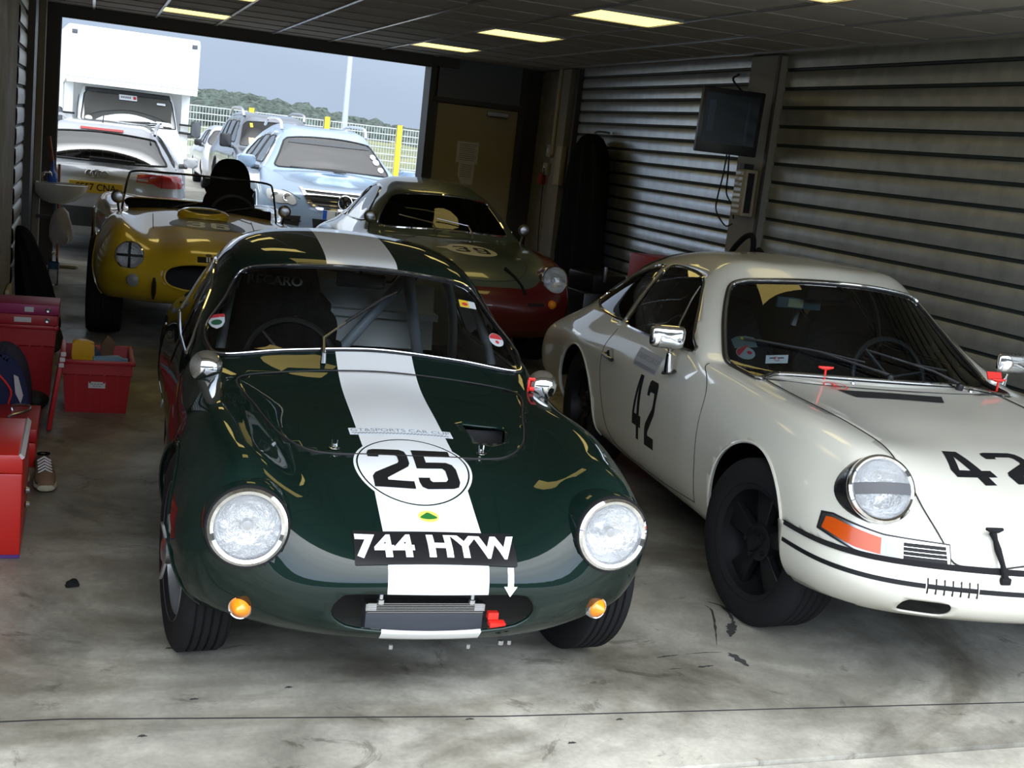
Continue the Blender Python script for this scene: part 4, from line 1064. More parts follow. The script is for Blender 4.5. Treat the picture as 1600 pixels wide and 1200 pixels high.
    def st(nm, x, z, parts, sk=0):
        decal(nm, parts, T, (x, 1.62 - .25 * (.60 - abs(x)) - (.95 - z) * .3, z), X, (sk, .5, .86), (0, -.86, .5), parent=wso, off=-.004, reach=1.6)
    st('round_sticker', -.525, .895, [(PM(ell(.038, .036, 30)), 'sticker_dim'), (PM([(.034 * math.cos(a), .032 * math.sin(a)) for a in np.linspace(1.2, 3.6, 16)]), 'sticker_red'), (PM(ell(.010, .010, 16, .016, 0)), 'sticker_red')])
    st('arched_sticker', -.515, .955, [(PM([(-.045, -.03), (.048, -.03), (.048, .025), (.02, .036), (-.02, .036), (-.045, .022)]), 'sticker_teal'), (PM(ell(.006, .008, 12, 0, .024)), 'yellow'), (PM(*[rrect(.06, .003, .0005, 1, 0, -.002 + .009 * k) for k in range(2)]), 'decal_grey'), (PM([(-.012, -.028), (0, -.018), (.016, -.028)]), 'sticker_red')])
    st('white_sticker', -.41, .872, [(PM([(-.052, -.022), (.040, -.022), (.056, .022), (-.036, .022)]), 'white'), (PM(rrect(.026, .006, .001, 1, -.014, .006), rrect(.026, .006, .001, 1, .02, .006)), 'ink'), (PM(ell(.011, .013, 14), ell(.008, .010, 14)), 'sticker_red')], .0)
    # inside
    b = NB(); prism(b, [(1.40, .70), (1.48, .815), (1.66, .80), (1.72, .68), (1.66, .5), (1.4, .5)], (0, 0, 0), (0, 1, 0), (0, 0, 1), (1, 0, 0), -.62, .62, bev=.01); obj('dashboard', b, 'black_cloth', car)
    b = NB(); c = Vector((.30, 1.80, .80)); u, v, d = frame_of((0, -.93, .37))
    tube(b, [c + (u * math.cos(a) + v * math.sin(a)) * .18 for a in np.linspace(0, 2 * PI, 40, endpoint=False)], .013, 8, True)
    for a in (.2, 2.3, 4.4): tube(b, [c, c + (u * math.cos(a) + v * math.sin(a)) * .17], .009, 6)
    obj('steering_wheel', b, 'black', car)
    for x in (-.30, .32):
        b = NB(); pr = SP([(-.21, 0), (-.235, .35), (-.24, .50), (-.15, .64), (-.12, .76), (.12, .76), (.15, .64), (.24, .50), (.235, .35), (.21, 0)], 3)
        prism(b, pr, (x, 2.25, .30), (1, 0, 0), (0, .2, .97), (0, -.97, .2), -.05, .05, bev=.02); box(b, (x, 2.02, .34), (.44, .45, .12), None, .03); obj('race_seat', b, 'black_cloth', car)
    b = NB()
    tube(b, smooth_path([(-.66, 2.5, .4), (-.62, 2.48, .9), (-.47, 2.46, 1.16), (-.2, 2.46, 1.22), (.2, 2.46, 1.22), (.47, 2.46, 1.16), (.62, 2.48, .9), (.66, 2.5, .4)], 5), .019, 8)
    tube(b, [(-.45, 2.46, 1.15), (.4, 2.5, .5)], .017, 8)
    for s in (-1, 1): tube(b, smooth_path([(s * .66, 1.65, .5), (s * .60, 1.75, .88), (s * .50, 2.05, 1.13), (s * .47, 2.46, 1.16)], 5), .017, 8)
    obj('roll_cage', b, 'black_gloss', car)
    b = NB(); box(b, (0, 1.93, 1.14), (.20, .02, .055), None, .01); obj('interior_mirror', b, 'black_gloss', car)
    b = NB(); box(b, (-.10, 2.0, 1.085), (.22, .02, .05), None, .004); mb = obj('timing_box', b, 'teal_box', car); b = NB(); box(b, (-.12, 1.988, 1.085), (.075, .004, .038)); obj('box_label', b, 'label_yellow', mb, smooth=False)
    b = NB(); box(b, (.12, 2.44, .98), (.022, .02, .10), Matrix.Rotation(.15, 3, 'Y')); obj('pillar_tag', b, 'white', car, smooth=False)
    b = NB(); box(b, (0, .62, .42), (.9, .5, .28)); box(b, (0, 2.0, .32), (1.2, 1.6, .2)); box(b, (0, 3.2, .45), (.95, 1.2, .35)); obj('chassis', b, 'under_black', car, smooth=False)
    car.rotation_euler.x = math.radians(-.55)
    for o in car.children:
        if o.name.startswith('tyre'): o.location.z += o.location.y * math.sin(math.radians(.55))
    return car
mat('sticker_cream', (.46, .46, .48), .5)
mat('sticker_dim', (.40, .45, .46), .5)
mat('sticker_teal', (.16, .22, .22), .6)
mat('tape_grey', (.055, .055, .06), .5)
mat('lens_clear', (.34, .35, .35), .15, coat=.5)
mat('teal_box', (.05, .11, .13), .4)
mat('label_yellow', (.45, .45, .25), .5)
cream = build_cream()
# ================================================================ yellow open roadster
mat('yellow_paint', (.50, .33, .012), .35, coat=1, coat_r=.03)
mat('dark_roundel', (.04, .045, .03), .4)
mat('pale_lens', (.6, .6, .58), .15, coat=.5)
YEL = [
 [(0,150,330),(0,80,360),(0,30,420),(0,0,500),(0,0,580),(0,30,640),(0,80,690),(0,150,722),(0,220,745)],
 [(220,160,330),(240,90,360),(250,40,420),(250,20,500),(240,30,580),(220,60,645),(180,120,698),(100,220,745),(0,320,772)],
 [(420,200,330),(450,140,370),(460,100,440),(455,85,520),(430,120,600),(385,180,668),(290,280,718),(150,400,778),(0,480,798)],
 [(560,300,330),(590,240,380),(607,190,460),(603,150,560),(575,150,665),(505,300,778),(360,450,748),(180,550,803),(0,600,818)],
 [(660,420,320),(700,380,380),(717,340,480),(705,320,600),(652,360,745),(560,480,842),(400,600,778),(200,680,828),(0,720,838)],
 [(680,800,300),(735,800,380),(765,780,500),(757,780,640),(692,800,802),(580,840,876),(420,880,818),(200,900,852),(0,920,862)],
 [(620,1200,260),(680,1200,340),(712,1200,480),(712,1200,620),(672,1200,762),(585,1200,858),(440,1200,852),(200,1200,882),(0,1200,892)],
 [(600,1600,250),(660,1600,340),(700,1600,480),(702,1600,620),(684,1600,745),(622,1600,832),(500,1600,876),(250,1600,890),(0,1600,900)],
 [(620,2200,250),(700,2200,340),(750,2200,480),(752,2200,620),(732,2200,765),(662,2200,852),(500,2200,880),(250,2200,890),(0,2200,890)],
 [(700,2900,280),(780,2900,360),(820,2900,500),(822,2900,645),(792,2900,795),(702,2900,882),(500,2900,872),(250,2900,872),(0,2900,872)],
 [(620,3400,300),(700,3400,380),(740,3400,500),(732,3400,620),(692,3400,732),(602,3400,792),(420,3400,812),(200,3400,820),(0,3400,820)],
 [(0,3750,330),(0,3830,380),(0,3850,480),(0,3840,580),(0,3810,640),(0,3790,680),(0,3770,700),(0,3750,710),(0,3740,715)],
]
def basic_wheels(car, yf, yr, xf, xr, r, wf, wr, style='plain', rr=.19):
    for s in (-1, 1):
        wheel(car, s * xf, yf, r, wf, rr, style); wheel(car, s * xr, yr, r, wr, rr, style)
def SPc(pts, k=5): return [p[:2] for p in smooth_path(pts, k, True)]
def build_yellow():
    car = thing('roadster', 'yellow open roadster with taped headlights and race number 36', 'car', (.80, 8.36, 0), math.radians(-2))
    X, Y, Z = (1, 0, 0), (0, 1, 0), (0, 0, 1)
    bm = body_surface(YEL, 6, 5); T = tree_of(bm)
    for cy in (.82, 3.08): take(bm, arch(cy, .36, .365)).free()
    arch_lips(T, car, 'yellow_paint', ((.82, .36, .365), (3.08, .36, .365)), .007)
    mouth = SPc([(-.285, .535), (-.25, .595), (-.12, .628), (.12, .628), (.25, .595), (.285, .535), (.25, .475), (.12, .445), (-.12, .445), (-.25, .475)])
    for s in (-1, 1): lamp_hole(bm, (s * .51, .135, .645), (s * .05, -1, .10), .088)
    m = take(bm, lambda c: sdf(mouth, c.x, c.z) if c.y < .35 else 1.); rim_tube(m, .010, 'grille_lip', 'yellow_paint', car); m.free()
    ck = SPc([(-.48, 1.55), (0, 1.47), (.48, 1.55), (.56, 1.75), (.56, 2.3), (.42, 2.48), (0, 2.52), (-.42, 2.48), (-.56, 2.3), (-.56, 1.75)])
    take(bm, lambda c: sdf(ck, c.x, c.y) if c.z > .6 else 1.).free()
    solid(obj('body_shell', bm, 'yellow_paint', car), .01, inner='under_black')
    b = NB(); lathe(b, [(.001, .30), (.21, .30), (.24, .33), (.25, .345), (.235, .35), (.20, .335), (0, .335)], (0, .90, .54), (0, 0, 1), 32, sx=.75, sy=1.0)
    h = T.ray_cast(Vector((0, 1.03, 2)), Vector((0, 0, -1)))[0]
    b.free(); b = NB(); lathe(b, [(.19, -.02), (.185, .022), (.16, .04), (.13, .042), (.125, .0)], h, (0, -.12, 1), 36, sx=1.0, sy=1.0); bmesh.ops.scale(b, vec=(1, .62, 1), space=Matrix.Translation(-h), verts=b.verts[:]); sco = obj('bonnet_scoop', b, 'yellow_paint', car)
    b = NB(); lathe(b, [(.128, .030), (0, .030)], h, (0, -.12, 1), 36); bmesh.ops.scale(b, vec=(1, .62, 1), space=Matrix.Translation(-h), verts=b.verts[:]); obj('scoop_opening', b, 'under_black', sco)
    decal('number_roundel', [(PM(ell(.27, .20, 50)), 'dark_roundel'), (moved(digits('36', .13, .18, .04), 0, -.05), 'decal_white')], T, (0.02, .76, .86), X, Y, (0, -.3, 1), parent=car)
    decal('small_plate', [(PM(rrect(.27, .048, .003, 2)), 'ink'), (TM('II CO', .055, .001, 1.25), 'decal_white')], T, (.06, .0, .688), X, (0, .5, .87), (0, -.87, .5), parent=car)
    decal('nose_badge', [(PM(ell(.022, .014, 20)), 'dark_roundel')], T, (0, .0, .735), X, (0, .5, .87), (0, -.87, .5), parent=car)
    decal('bonnet_seam', [(PM(rrect(.006, .5, .001, 1, -.36, 0), rrect(.006, .5, .001, 1, .36, 0)), 'seam_dark')], T, (0, .9, .9), X, Y, Z, parent=car)
    for s in (-1, 1):
        c = Vector((s * .51, .135, .645)); d = Vector((s * .05, -1, .10)).normalized()
        bz = headlamp(car, c, d, .093, rimw=.011, dome=.02)
        b = NB(); u = Vector((1, 0, 0)); u = (u - d * u.dot(d)).normalized(); v = d.cross(u)
        for e, f in ((u, v), (v, u)):
            vv = [[b.verts.new(c + e * a + f * g + d * (.0235 - 2.2 * a * a)) for g in (-.009, .009)] for a in np.linspace(-.085, .085, 14)]
            for A, C in zip(vv, vv[1:]): b.faces.new((A[0], C[0], C[1], A[1]))
        obj('tape_cross', b, 'ink', bz)
        c = T.ray_cast(Vector((s * .48, -1, .485)), Vector((0, 1, 0)))[0]
        b = NB(); lathe(b, [(.0, -.01), (.044, -.01), (.044, .004), (.036, .012), (0, .016)], c, (s * .15, -1, 0), 24); obj('indicator', b, 'lamp_dim', car)
        q = [T.ray_cast(Vector((s * .345, -1, z)), Vector((0, 1, 0)))[0] + Vector((0, -.02, 0)) for z in (.37, .42, .47, .52)]
        b = NB(); tube(b, q, [.008, .017, .017, .008], 8); obj('overrider', b, 'black_gloss', car)
        b = NB(); lathe(b, [(0, .0), (.045, .0), (.05, .01), (.035, .035), (0, .045)], (s * .615, 1.22, .955), (0, -1, 0), 20); mi = obj('door_mirror', b, 'steel', car); b = NB(); tube(b, [(s * .615, 1.22, .92), (s * .60, 1.24, .82)], .009, 6); obj('mirror_stalk', b, 'black', mi)
    # windscreen: flat pane in a thin frame
    fr = SPc([(-.575, .86), (-.56, .98), (-.535, 1.105), (-.49, 1.135), (0, 1.15), (.49, 1.135), (.535, 1.105), (.56, .98), (.575, .86)], 4)
    P3 = lambda a, z: Vector((a, 1.36 + (z - .86) * .42 + .10 * (a / .57) ** 2, z))
    path = [(-.585, .845), (-.57, .97), (-.548, 1.09), (-.505, 1.138), (-.25, 1.15), (0, 1.153), (.25, 1.15), (.505, 1.138), (.548, 1.09), (.57, .97), (.585, .845)]
    b = NB(); tube(b, [P3(a, z) for a, z in [p[:2] for p in smooth_path(path, 4)]], .0085, 8); fro = obj('windscreen_frame', b, 'black_gloss', car)
    b = NB(); ry = [[b.verts.new(P3(a * (1 - .08 * k), .85 + .295 * k)) for a in np.linspace(-.57, .57, 15)] for k in np.linspace(0, 1, 5)]
    for A, C in zip(ry, ry[1:]):
        for k in range(14): b.faces.new((A[k], A[k + 1], C[k + 1], C[k]))
    obj('windscreen', b, 'glass', fro)
    b = NB()
    for x0, x1 in ((-.30, -.02), (.05, .40)): tube(b, [P3(x0, .87) + Vector((0, -.03, 0)), P3((x0 + x1) / 2, .915) + Vector((0, -.025, 0)), P3(x1, .95) + Vector((0, -.02, 0))], .006, 6)
    obj('wiper', b, 'black', fro)
    b = NB(); prism(b, [(1.38, .80), (1.45, .93), (1.58, .90), (1.62, .7)], (0, 0, 0), (0, 1, 0), (0, 0, 1), X, -.54, .54, bev=.01); obj('dashboard', b, 'black_cloth', car)
    b = NB(); box(b, (0, 2.0, .42), (1.1, 1.1, .1)); box(b, (0, 2.52, .6), (1.1, .04, .4)); box(b, (0, .7, .45), (.8, .8, .25)); box(b, (0, 3.1, .5), (.8, .9, .3)); obj('chassis', b, 'under_black', car, smooth=False)
    b = NB(); prism(b, SPc([(-.19, 0), (-.22, .5), (-.175, .66), (-.155, .80), (-.10, .90), (0, .925), (.10, .90), (.155, .80), (.175, .66), (.22, .5), (.19, 0)], 4), (.27, 2.25, .36), X, (0, .12, .99), (0, -.99, .12), -.07, .07, bev=.03); box(b, (.27, 2.02, .5), (.44, .45, .12), None, .03); obj('race_seat', b, 'black_cloth', car)
    b = NB(); c = Vector((.27, 1.72, .84)); u, v, d = frame_of((0, -.9, .4)); tube(b, [c + (u * math.cos(a) + v * math.sin(a)) * .18 for a in np.linspace(0, 2 * PI, 32, endpoint=False)], .012, 6, True); tube(b, [c - u * .17, c + u * .17], .009, 6); obj('steering_wheel', b, 'black', car)
    b = NB(); box(b, (-.21, .32, .53), (.05, .02, .13)); obj('grille_bracket', b, 'alu', car, smooth=False)
    b = NB(); tube(b, [(.05, .10, .47), (.10, .06, .50), (.14, .08, .46)], .012, 6); obj('tow_eye', b, 'steel', car)
    basic_wheels(car, .82, 3.08, .665, .69, .345, .25, .30, 'plain')
    return car
mat('decal_white', (.62, .62, .60), .45); mat('lamp_dim', (.20, .20, .20), .3)
yellow = build_yellow()

# ================================================================ green and red fastback, race number 39
mat('sage_paint', (.10, .13, .095), .38, .25, coat=1, coat_r=.04)
mat('dark_red_paint', (.10, .005, .007), .35, coat=1, coat_r=.05)
mat('roundel_cream', (.80, .78, .62), .45)
SAGE = [
 [(0,180,260),(0,100,320),(0,40,400),(0,10,480),(0,30,560),(0,80,630),(0,160,690),(0,250,735),(0,330,760)],
 [(260,190,260),(280,110,320),(290,60,400),(290,40,480),(280,60,560),(260,100,630),(210,180,695),(120,300,750),(0,420,785)],
 [(480,240,260),(510,170,320),(530,130,400),(530,110,480),(520,130,560),(490,180,650),(400,290,735),(220,450,785),(0,560,810)],
 [(600,320,260),(650,260,320),(670,210,420),(670,180,530),(655,180,640),(600,270,795),(470,440,785),(260,620,810),(0,700,830)],
 [(680,420,260),(730,400,340),(760,380,460),(750,360,600),(710,400,740),(620,500,845),(480,660,810),(260,800,832),(0,860,846)],
 [(700,820,240),(770,820,340),(800,820,480),(790,820,620),(740,820,770),(632,880,862),(480,920,835),(250,1000,856),(0,1020,863)],
 [(700,1230,220),(770,1230,320),(812,1230,480),(802,1230,640),(742,1230,778),(660,1270,862),(510,1270,872),(262,1210,880),(0,1190,880)],
 [(700,1400,220),(770,1400,320),(812,1400,480),(804,1400,645),(738,1400,788),(645,1440,885),(560,1420,915),(290,1330,925),(0,1300,925)],
 [(700,1650,220),(770,1650,320),(812,1650,480),(804,1650,645),(738,1660,790),(640,1670,935),(470,1660,1112),(255,1570,1145),(0,1530,1152)],
 [(700,1820,220),(770,1820,320),(812,1820,480),(804,1820,645),(738,1830,790),(632,1850,945),(435,1790,1172),(242,1720,1212),(0,1690,1225)],
 [(700,2200,220),(770,2200,320),(812,2200,480),(804,2200,645),(736,2200,790),(628,2200,945),(412,2200,1225),(222,2200,1285),(0,2200,1300)],
 [(700,2700,230),(770,2700,330),(812,2700,480),(804,2700,645),(732,2700,780),(620,2700,915),(402,2700,1160),(212,2700,1220),(0,2700,1235)],
 [(690,3200,260),(760,3200,350),(800,3200,480),(792,3200,630),(735,3200,750),(602,3200,830),(382,3200,952),(202,3200,1002),(0,3200,1015)],
 [(600,3650,300),(680,3650,380),(715,3650,480),(705,3650,580),(655,3650,660),(540,3650,712),(350,3650,760),(182,3650,790),(0,3650,800)],
 [(0,3800,340),(0,3870,400),(0,3890,480),(0,3880,560),(0,3860,600),(0,3840,630),(0,3820,650),(0,3810,660),(0,3800,665)],
]
def build_sage():
    car = thing('sports_coupe', 'sage green fastback coupe with dark red nose and race number 39', 'car', (2.71, 8.2, 0), math.radians(-2.3))
    X, Y, Z = (1, 0, 0), (0, 1, 0), (0, 0, 1)
    bm = body_surface(SAGE, 6, 5); T = tree_of(bm)
    for cy in (.85, 2.98): take(bm, arch(cy, .31, .34)).free()
    arch_lips(T, car, 'dark_red_paint', ((.85, .31, .34), (2.98, .31, .34)), .006)
    ws = SPc([(-.54, .93), (-.50, 1.02), (-.43, 1.12), (-.385, 1.158), (-.2, 1.185), (0, 1.192), (.2, 1.185), (.385, 1.158), (.43, 1.12), (.50, 1.02), (.54, .93), (.50, .912), (0, .93), (-.50, .912)])
    wsg = take(bm, lambda c: sdf(ws, c.x, c.z) if 1.1 < c.y < 2.1 and c.z > .895 else 1.)
    fw = SPc([(1.62, .93), (2.35, .91), (2.40, .95), (2.38, 1.15), (2.3, 1.2), (2.05, 1.19), (1.86, 1.12), (1.62, .98)], 4)
    qw = SPc([(2.47, .92), (2.85, .90), (2.98, .93), (2.9, 1.0), (2.66, 1.12), (2.5, 1.16), (2.46, 1.1)], 4)
    sd = [take(bm, lambda c, s=s, w=w: sdf(w, c.y, c.z) if c.x * s > .2 else 1.) for s in (-1, 1) for w in (fw, qw)]
    rw = SPc([(-.40, 2.85), (0, 2.78), (.40, 2.85), (.40, 3.2), (0, 3.3), (-.40, 3.2)], 4)
    rear = take(bm, lambda c: sdf(rw, c.x, c.y) if c.z > .85 else 1.)
    for s in (-1, 1): lamp_hole(bm, (s * .585, .225, .705), (s * .12, -1, .22), .098)
    # red below and around the lamps, green above
    gr = SPc([(-.52, .30), (-.40, .155), (-.2, .10), (0, .085), (.2, .10), (.40, .155), (.52, .30), (.55, .50), (.60, .9), (.72, 1.25), (.80, 1.5), (.9, 2.2), (.9, 4.2), (-.9, 4.2), (-.9, 2.2), (-.80, 1.5), (-.72, 1.25), (-.60, .9), (-.55, .50)], 4)
    paint(bm, lambda c: -sdf(gr, c.x, c.y) if c.z > .56 else -.01, 1)
    solid(obj('body_shell', bm, ['sage_paint', 'dark_red_paint'], car), .01, inner='under_black')
    seam(T, [(-.30, 1.16), (0, 1.19), (.30, 1.16), (.40, 1.0), (.44, .7), (.42, .42), (.33, .23), (.2, .155), (0, .13), (-.2, .155), (-.33, .23), (-.42, .42), (-.44, .7), (-.40, 1.0)], (0, 0, .9), X, Y, car, .003, 'bonnet_seam', closed=True, reach=1.2)
    decal('number_roundel', [(PM(ell(.20, .20, 50)), 'roundel_cream'), (PM([(-.29, .03), (-.17, .075), (-.18, -.02)]), 'roundel_cream'), (digits('39', .118, .20, .045), 'ink')], T, (.07, .74, .86), X, Y, (0, -.25, 1), parent=car)
    rim_tube(wsg, .010, 'windscreen_trim', 'chrome', car); obj('windscreen', wsg, 'glass_dark', car)
    for k, g in enumerate(sd):
        bx = g.copy(); o = obj('side_window', g, 'glass', car); rim_tube(bx, .008, 'window_trim', 'chrome', o); bx.free()
    obj('rear_window', rear, 'glass', car)
    for s in (-1, 1):
        c = Vector((s * .585, .225, .705)); d = Vector((s * .12, -1, .22)).normalized()
        b = NB(); lathe(b, [(.104, 0), (.112, -.03), (.12, -.10), (.10, -.2)], c, d, 36); obj('headlight_pod', b, 'dark_red_paint', car)
        headlamp(car, c + d * .004, d, .104, rimw=.010, dome=.045)
        c = T.ray_cast(Vector((s * .555, -1, .535)), Vector((0, 1, 0)))[0]
        b = NB(); lathe(b, [(0, -.01), (.034, -.01), (.032, .01), (.02, .028), (0, .035)], c, (s * .1, -1, 0), 20); obj('indicator', b, 'amber', car)
        b = NB(); lathe(b, [(0, .0), (.045, .0), (.05, .012), (.035, .04), (0, .052)], (s * .64, 1.30, .985), (0, -1, 0), 20); mi = obj('door_mirror', b, 'steel', car); b = NB(); tube(b, [(s * .64, 1.31, .95), (s * .635, 1.33, .87)], .009, 6); obj('mirror_stalk', b, 'steel', mi)
        def gl(x, z, off=.018):
            h = T.ray_cast(Vector((x, .8, z)), Vector((0, 1, 0)))[0]; return h + Vector((0, -off, off * .6))
        x0 = .12 if s < 0 else .42
        hb = T.ray_cast(Vector((x0 - .22, 1.25, 2)), Vector((0, 0, -1)))[0]
        b = NB(); tube(b, [hb, hb + Vector((0, 0, .03)), gl(x0 - .24, .965), gl(x0 - .5, 1.0)], [.012, .008, .006, .004], 6); obj('wiper', b, 'steel', car)
        decal('air_slot', [(PM(rrect(.14, .022, .008, 3)), 'under_black')], T, (s * .42, 0, .53), X, Z, (0, -1, 0), parent=car, reach=1.2)
    decal('vent_badge', [(PM(ell(.05, .018, 16)), 'under_black')], T, (.10, 1.02, .9), X, Y, Z, parent=car)
    b = NB(); q = [T.ray_cast(Vector((x, y, 2)), Vector((0, 0, -1)))[0] + Vector((0, 0, .01)) for x, y in ((.22, .30), (.27, .20), (.31, .13))]
    tube(b, q + [q[-1] + Vector((.02, -.03, -.06))], [.014, .010, .010, .016], 8); obj('bonnet_strap', b, 'rubber', car)
    b = NB(); prism(b, [(1.35, .8), (1.42, .91), (1.62, .90), (1.66, .7)], (0, 0, 0), (0, 1, 0), (0, 0, 1), X, -.58, .58, bev=.01); obj('dashboard', b, 'black_cloth', car)
    b = NB(); tube(b, smooth_path([(-.62, 2.4, .4), (-.56, 2.4, .95), (-.40, 2.4, 1.19), (0, 2.4, 1.25), (.40, 2.4, 1.19), (.56, 2.4, .95), (.62, 2.4, .4)], 5), .02, 8); tube(b, [(-.38, 2.4, 1.18), (.3, 2.42, .6)], .018, 8)
    for s in (-1, 1): tube(b, smooth_path([(s * .62, 1.5, .5), (s * .56, 1.58, .92), (s * .43, 1.85, 1.14), (s * .40, 2.4, 1.19)], 4), .018, 8)
    obj('roll_cage', b, 'black_gloss', car)
    for x in (-.28, .30):
        b = NB(); prism(b, SPc([(-.20, 0), (-.22, .42), (-.14, .62), (-.10, .72), (.10, .72), (.14, .62), (.22, .42), (.20, 0)], 3), (x, 2.15, .34), X, (0, .2, .98), (0, -.98, .2), -.05, .05, bev=.02); box(b, (x, 1.95, .38), (.42, .45, .12), None, .03); obj('race_seat', b, 'black_cloth', car)
    b = NB(); box(b, (0, .7, .42), (.9, .6, .28)); box(b, (0, 2.0, .32), (1.2, 1.6, .2)); box(b, (0, 3.1, .42), (.9, 1.1, .3)); obj('chassis', b, 'under_black', car, smooth=False)
    basic_wheels(car, .85, 2.98, .66, .66, .315, .17, .18, 'plain', .195)
    return car
sage = build_sage()
# ================================================================ vehicles in the yard
mat('ice_blue_paint', (.27, .37, .50), .3, .1, coat=1, coat_r=.05)
mat('silver_paint', (.52, .54, .57), .3, .1, coat=1, coat_r=.05)
mat('dark_grey_paint', (.10, .115, .14), .3, .3, coat=1, coat_r=.05)
mat('white_paint', (.70, .72, .72), .35, coat=.6, coat_r=.06)
mat('box_panel', (.70, .71, .70), .5)
mat('box_grey', (.52, .53, .50), .5)
mat('plastic_grey', (.05, .055, .06), .6)
mat('tail_red', (.55, .02, .025), .15, coat=.8)
mat('plate_yellow', (.80, .52, .02), .45)
mat('plate_white', (.68, .69, .66), .45)
mat('plate_blue', (.02, .10, .50), .4)
mat('paper_orange', (.85, .40, .20), .6)
mat('fence_wire', (.36, .38, .37), .5)
glass_mat('glass_grey', (.50, .54, .57), 2.7)
def modern(w, zb, zn, yc, zc, yh, zh, zr, yr, wr, belt, yg, yt, zt, nose=.10):
    """one half of a modern car as stations; all lengths in mm"""
    S = []
    m = zb + (zn - zb) * .45
    f = lambda *p: [tuple(q) for q in p]
    S.append(f((0, 100, zb), (0, 20, zb + 110), (0, 0, m - 60), (0, 0, m + 70), (0, 20, zn - 110), (0, 50, zn - 45), (0, 100, zn), (0, 200, zn + 30), (0, min(350, yc * .3 + 120), zn + 50)))
    x = w * .47; S.append(f((x, 140, zb), (x, 60, zb + 110), (x, 40, m - 60), (x, 40, m + 70), (x, 60, zn - 110), (x * .97, 90, zn - 45), (x * .8, 140, zn + 5), (x * .45, 260, zn + 40), (0, min(520, yc * .45 + 130), zn + 65)))
    x = w * .85; S.append(f((x * .95, 300, zb), (x, 220, zb + 110), (x, 180, m - 60), (x, 180, m + 70), (x, 200, zn - 110), (x * .96, 260, zn - 35), (x * .78, 370, zn + 45), (x * .4, min(520, yc * .55 + 150), zn + 70), (0, min(760, yc * .65 + 150), zn + 85)))
    x = w; zm = zn + (zc - zn) * .5
    S.append(f((x * .92, 480, zb), (x * .97, 450, zb + 130), (x, 430, m - 40), (x, 430, m + 90), (x * .98, 450, zn - 80), (x * .92, 510, zn + 20), (x * .74, min(650, yc * .7 + 150), zm), (x * .38, min(800, yc * .8 + 100), zm + 30), (0, min(930, yc * .85 + 80), zm + 40)))
    def st(y, b, cx, cz, rx, rz, cxz, dy=0, d2=0):
        return f((w * .94, y, zb), (w * .985, y, zb + 140), (w, y, m), (w, y, m + 160), (w * .975, y, belt - 130), (w * b, y, belt), (cx, y + d2, cz), (rx, y + dy * .7, rz), (0, y + dy, cxz))
    S.append(st(yc - 100, .91, w * .79, zc - 30, w * .42, zc - 10, zc, -60))
    S.append(st(yc + 40, .91, w * .80, zc + 10, w * .42, zc + 25, zc + 35, -110))
    ym = (yc + yh) / 2; S.append(st(ym, .90, (w * .80 + wr) / 2, (zc + zh) / 2, w * .38, (zc + zh) / 2 + 35, (zc + zh) / 2 + 50, -100))
    S.append(st(yh + 40, .89, wr + 15, zh - 20, w * .34, zh + 15, zh + 25, -100))
    S.append(st(yh + 180, .89, wr, zh + 30, w * .33, zr - 45, zr - 30, -60))
    S.append(st(yr, .885, wr - 5, zr - 75, w * .33, zr - 10, zr))
    S.append(st((yr + yg) / 2, .88, wr - 10, zr - 75, w * .33, zr - 12, zr))
    S.append(st(yg, .87, wr - 25, zr - 120, w * .32, zr - 50, zr - 40))
    S.append(f((w * .88, yt - 60, zb + 40), (w * .94, yt - 60, zb + 150), (w * .95, yt - 60, m), (w * .95, yt - 60, m + 160), (w * .92, yt - 80, belt - 130), (w * .84, yt - 110, belt), (w * .62, (yg + yt) / 2, (zr + zt) / 2), (w * .3, (yg + yt) / 2, (zr + zt) / 2 + 20), (0, (yg + yt) / 2, (zr + zt) / 2 + 20)))
    S.append(f((0, yt - 40, zb + 60), (0, yt, zb + 150), (0, yt, m), (0, yt, m + 160), (0, yt - 10, belt - 130), (0, yt - 40, belt - 30), (0, yt - 60, zt - 60), (0, yt - 80, zt - 20), (0, yt - 90, zt)))
    q = min(1, yc / 700); lowy = -1
    out = []
    for i, st_ in enumerate(S):
        st_ = [list(p) for p in st_]
        if q < 1 and i < 4:
            for j in (6, 7, 8): st_[j][1] = yc * (.16, .34, .54, .72)[i] * (.86, .94, 1)[j - 6]
            if i: st_[5][1] *= .6
        if q < 1 and i >= 4:
            for j in range(6):
                pass
                st_[j][1] = max(st_[j][1], 480 + 110 * (i - 3) * (.6 if j == 5 else 1) - (120 if j == 5 else 0))
        if q < 1 and i in (4, 5):
            for j in (6, 7, 8): st_[j][1] = yc * ((.90, 1.08)[i - 4]) - (8 - j) * 0 - (j == 8) * 8
        out.append([tuple(p) for p in st_])
    return out
X3, Y3, Z3 = (1, 0, 0), (0, 1, 0), (0, 0, 1)
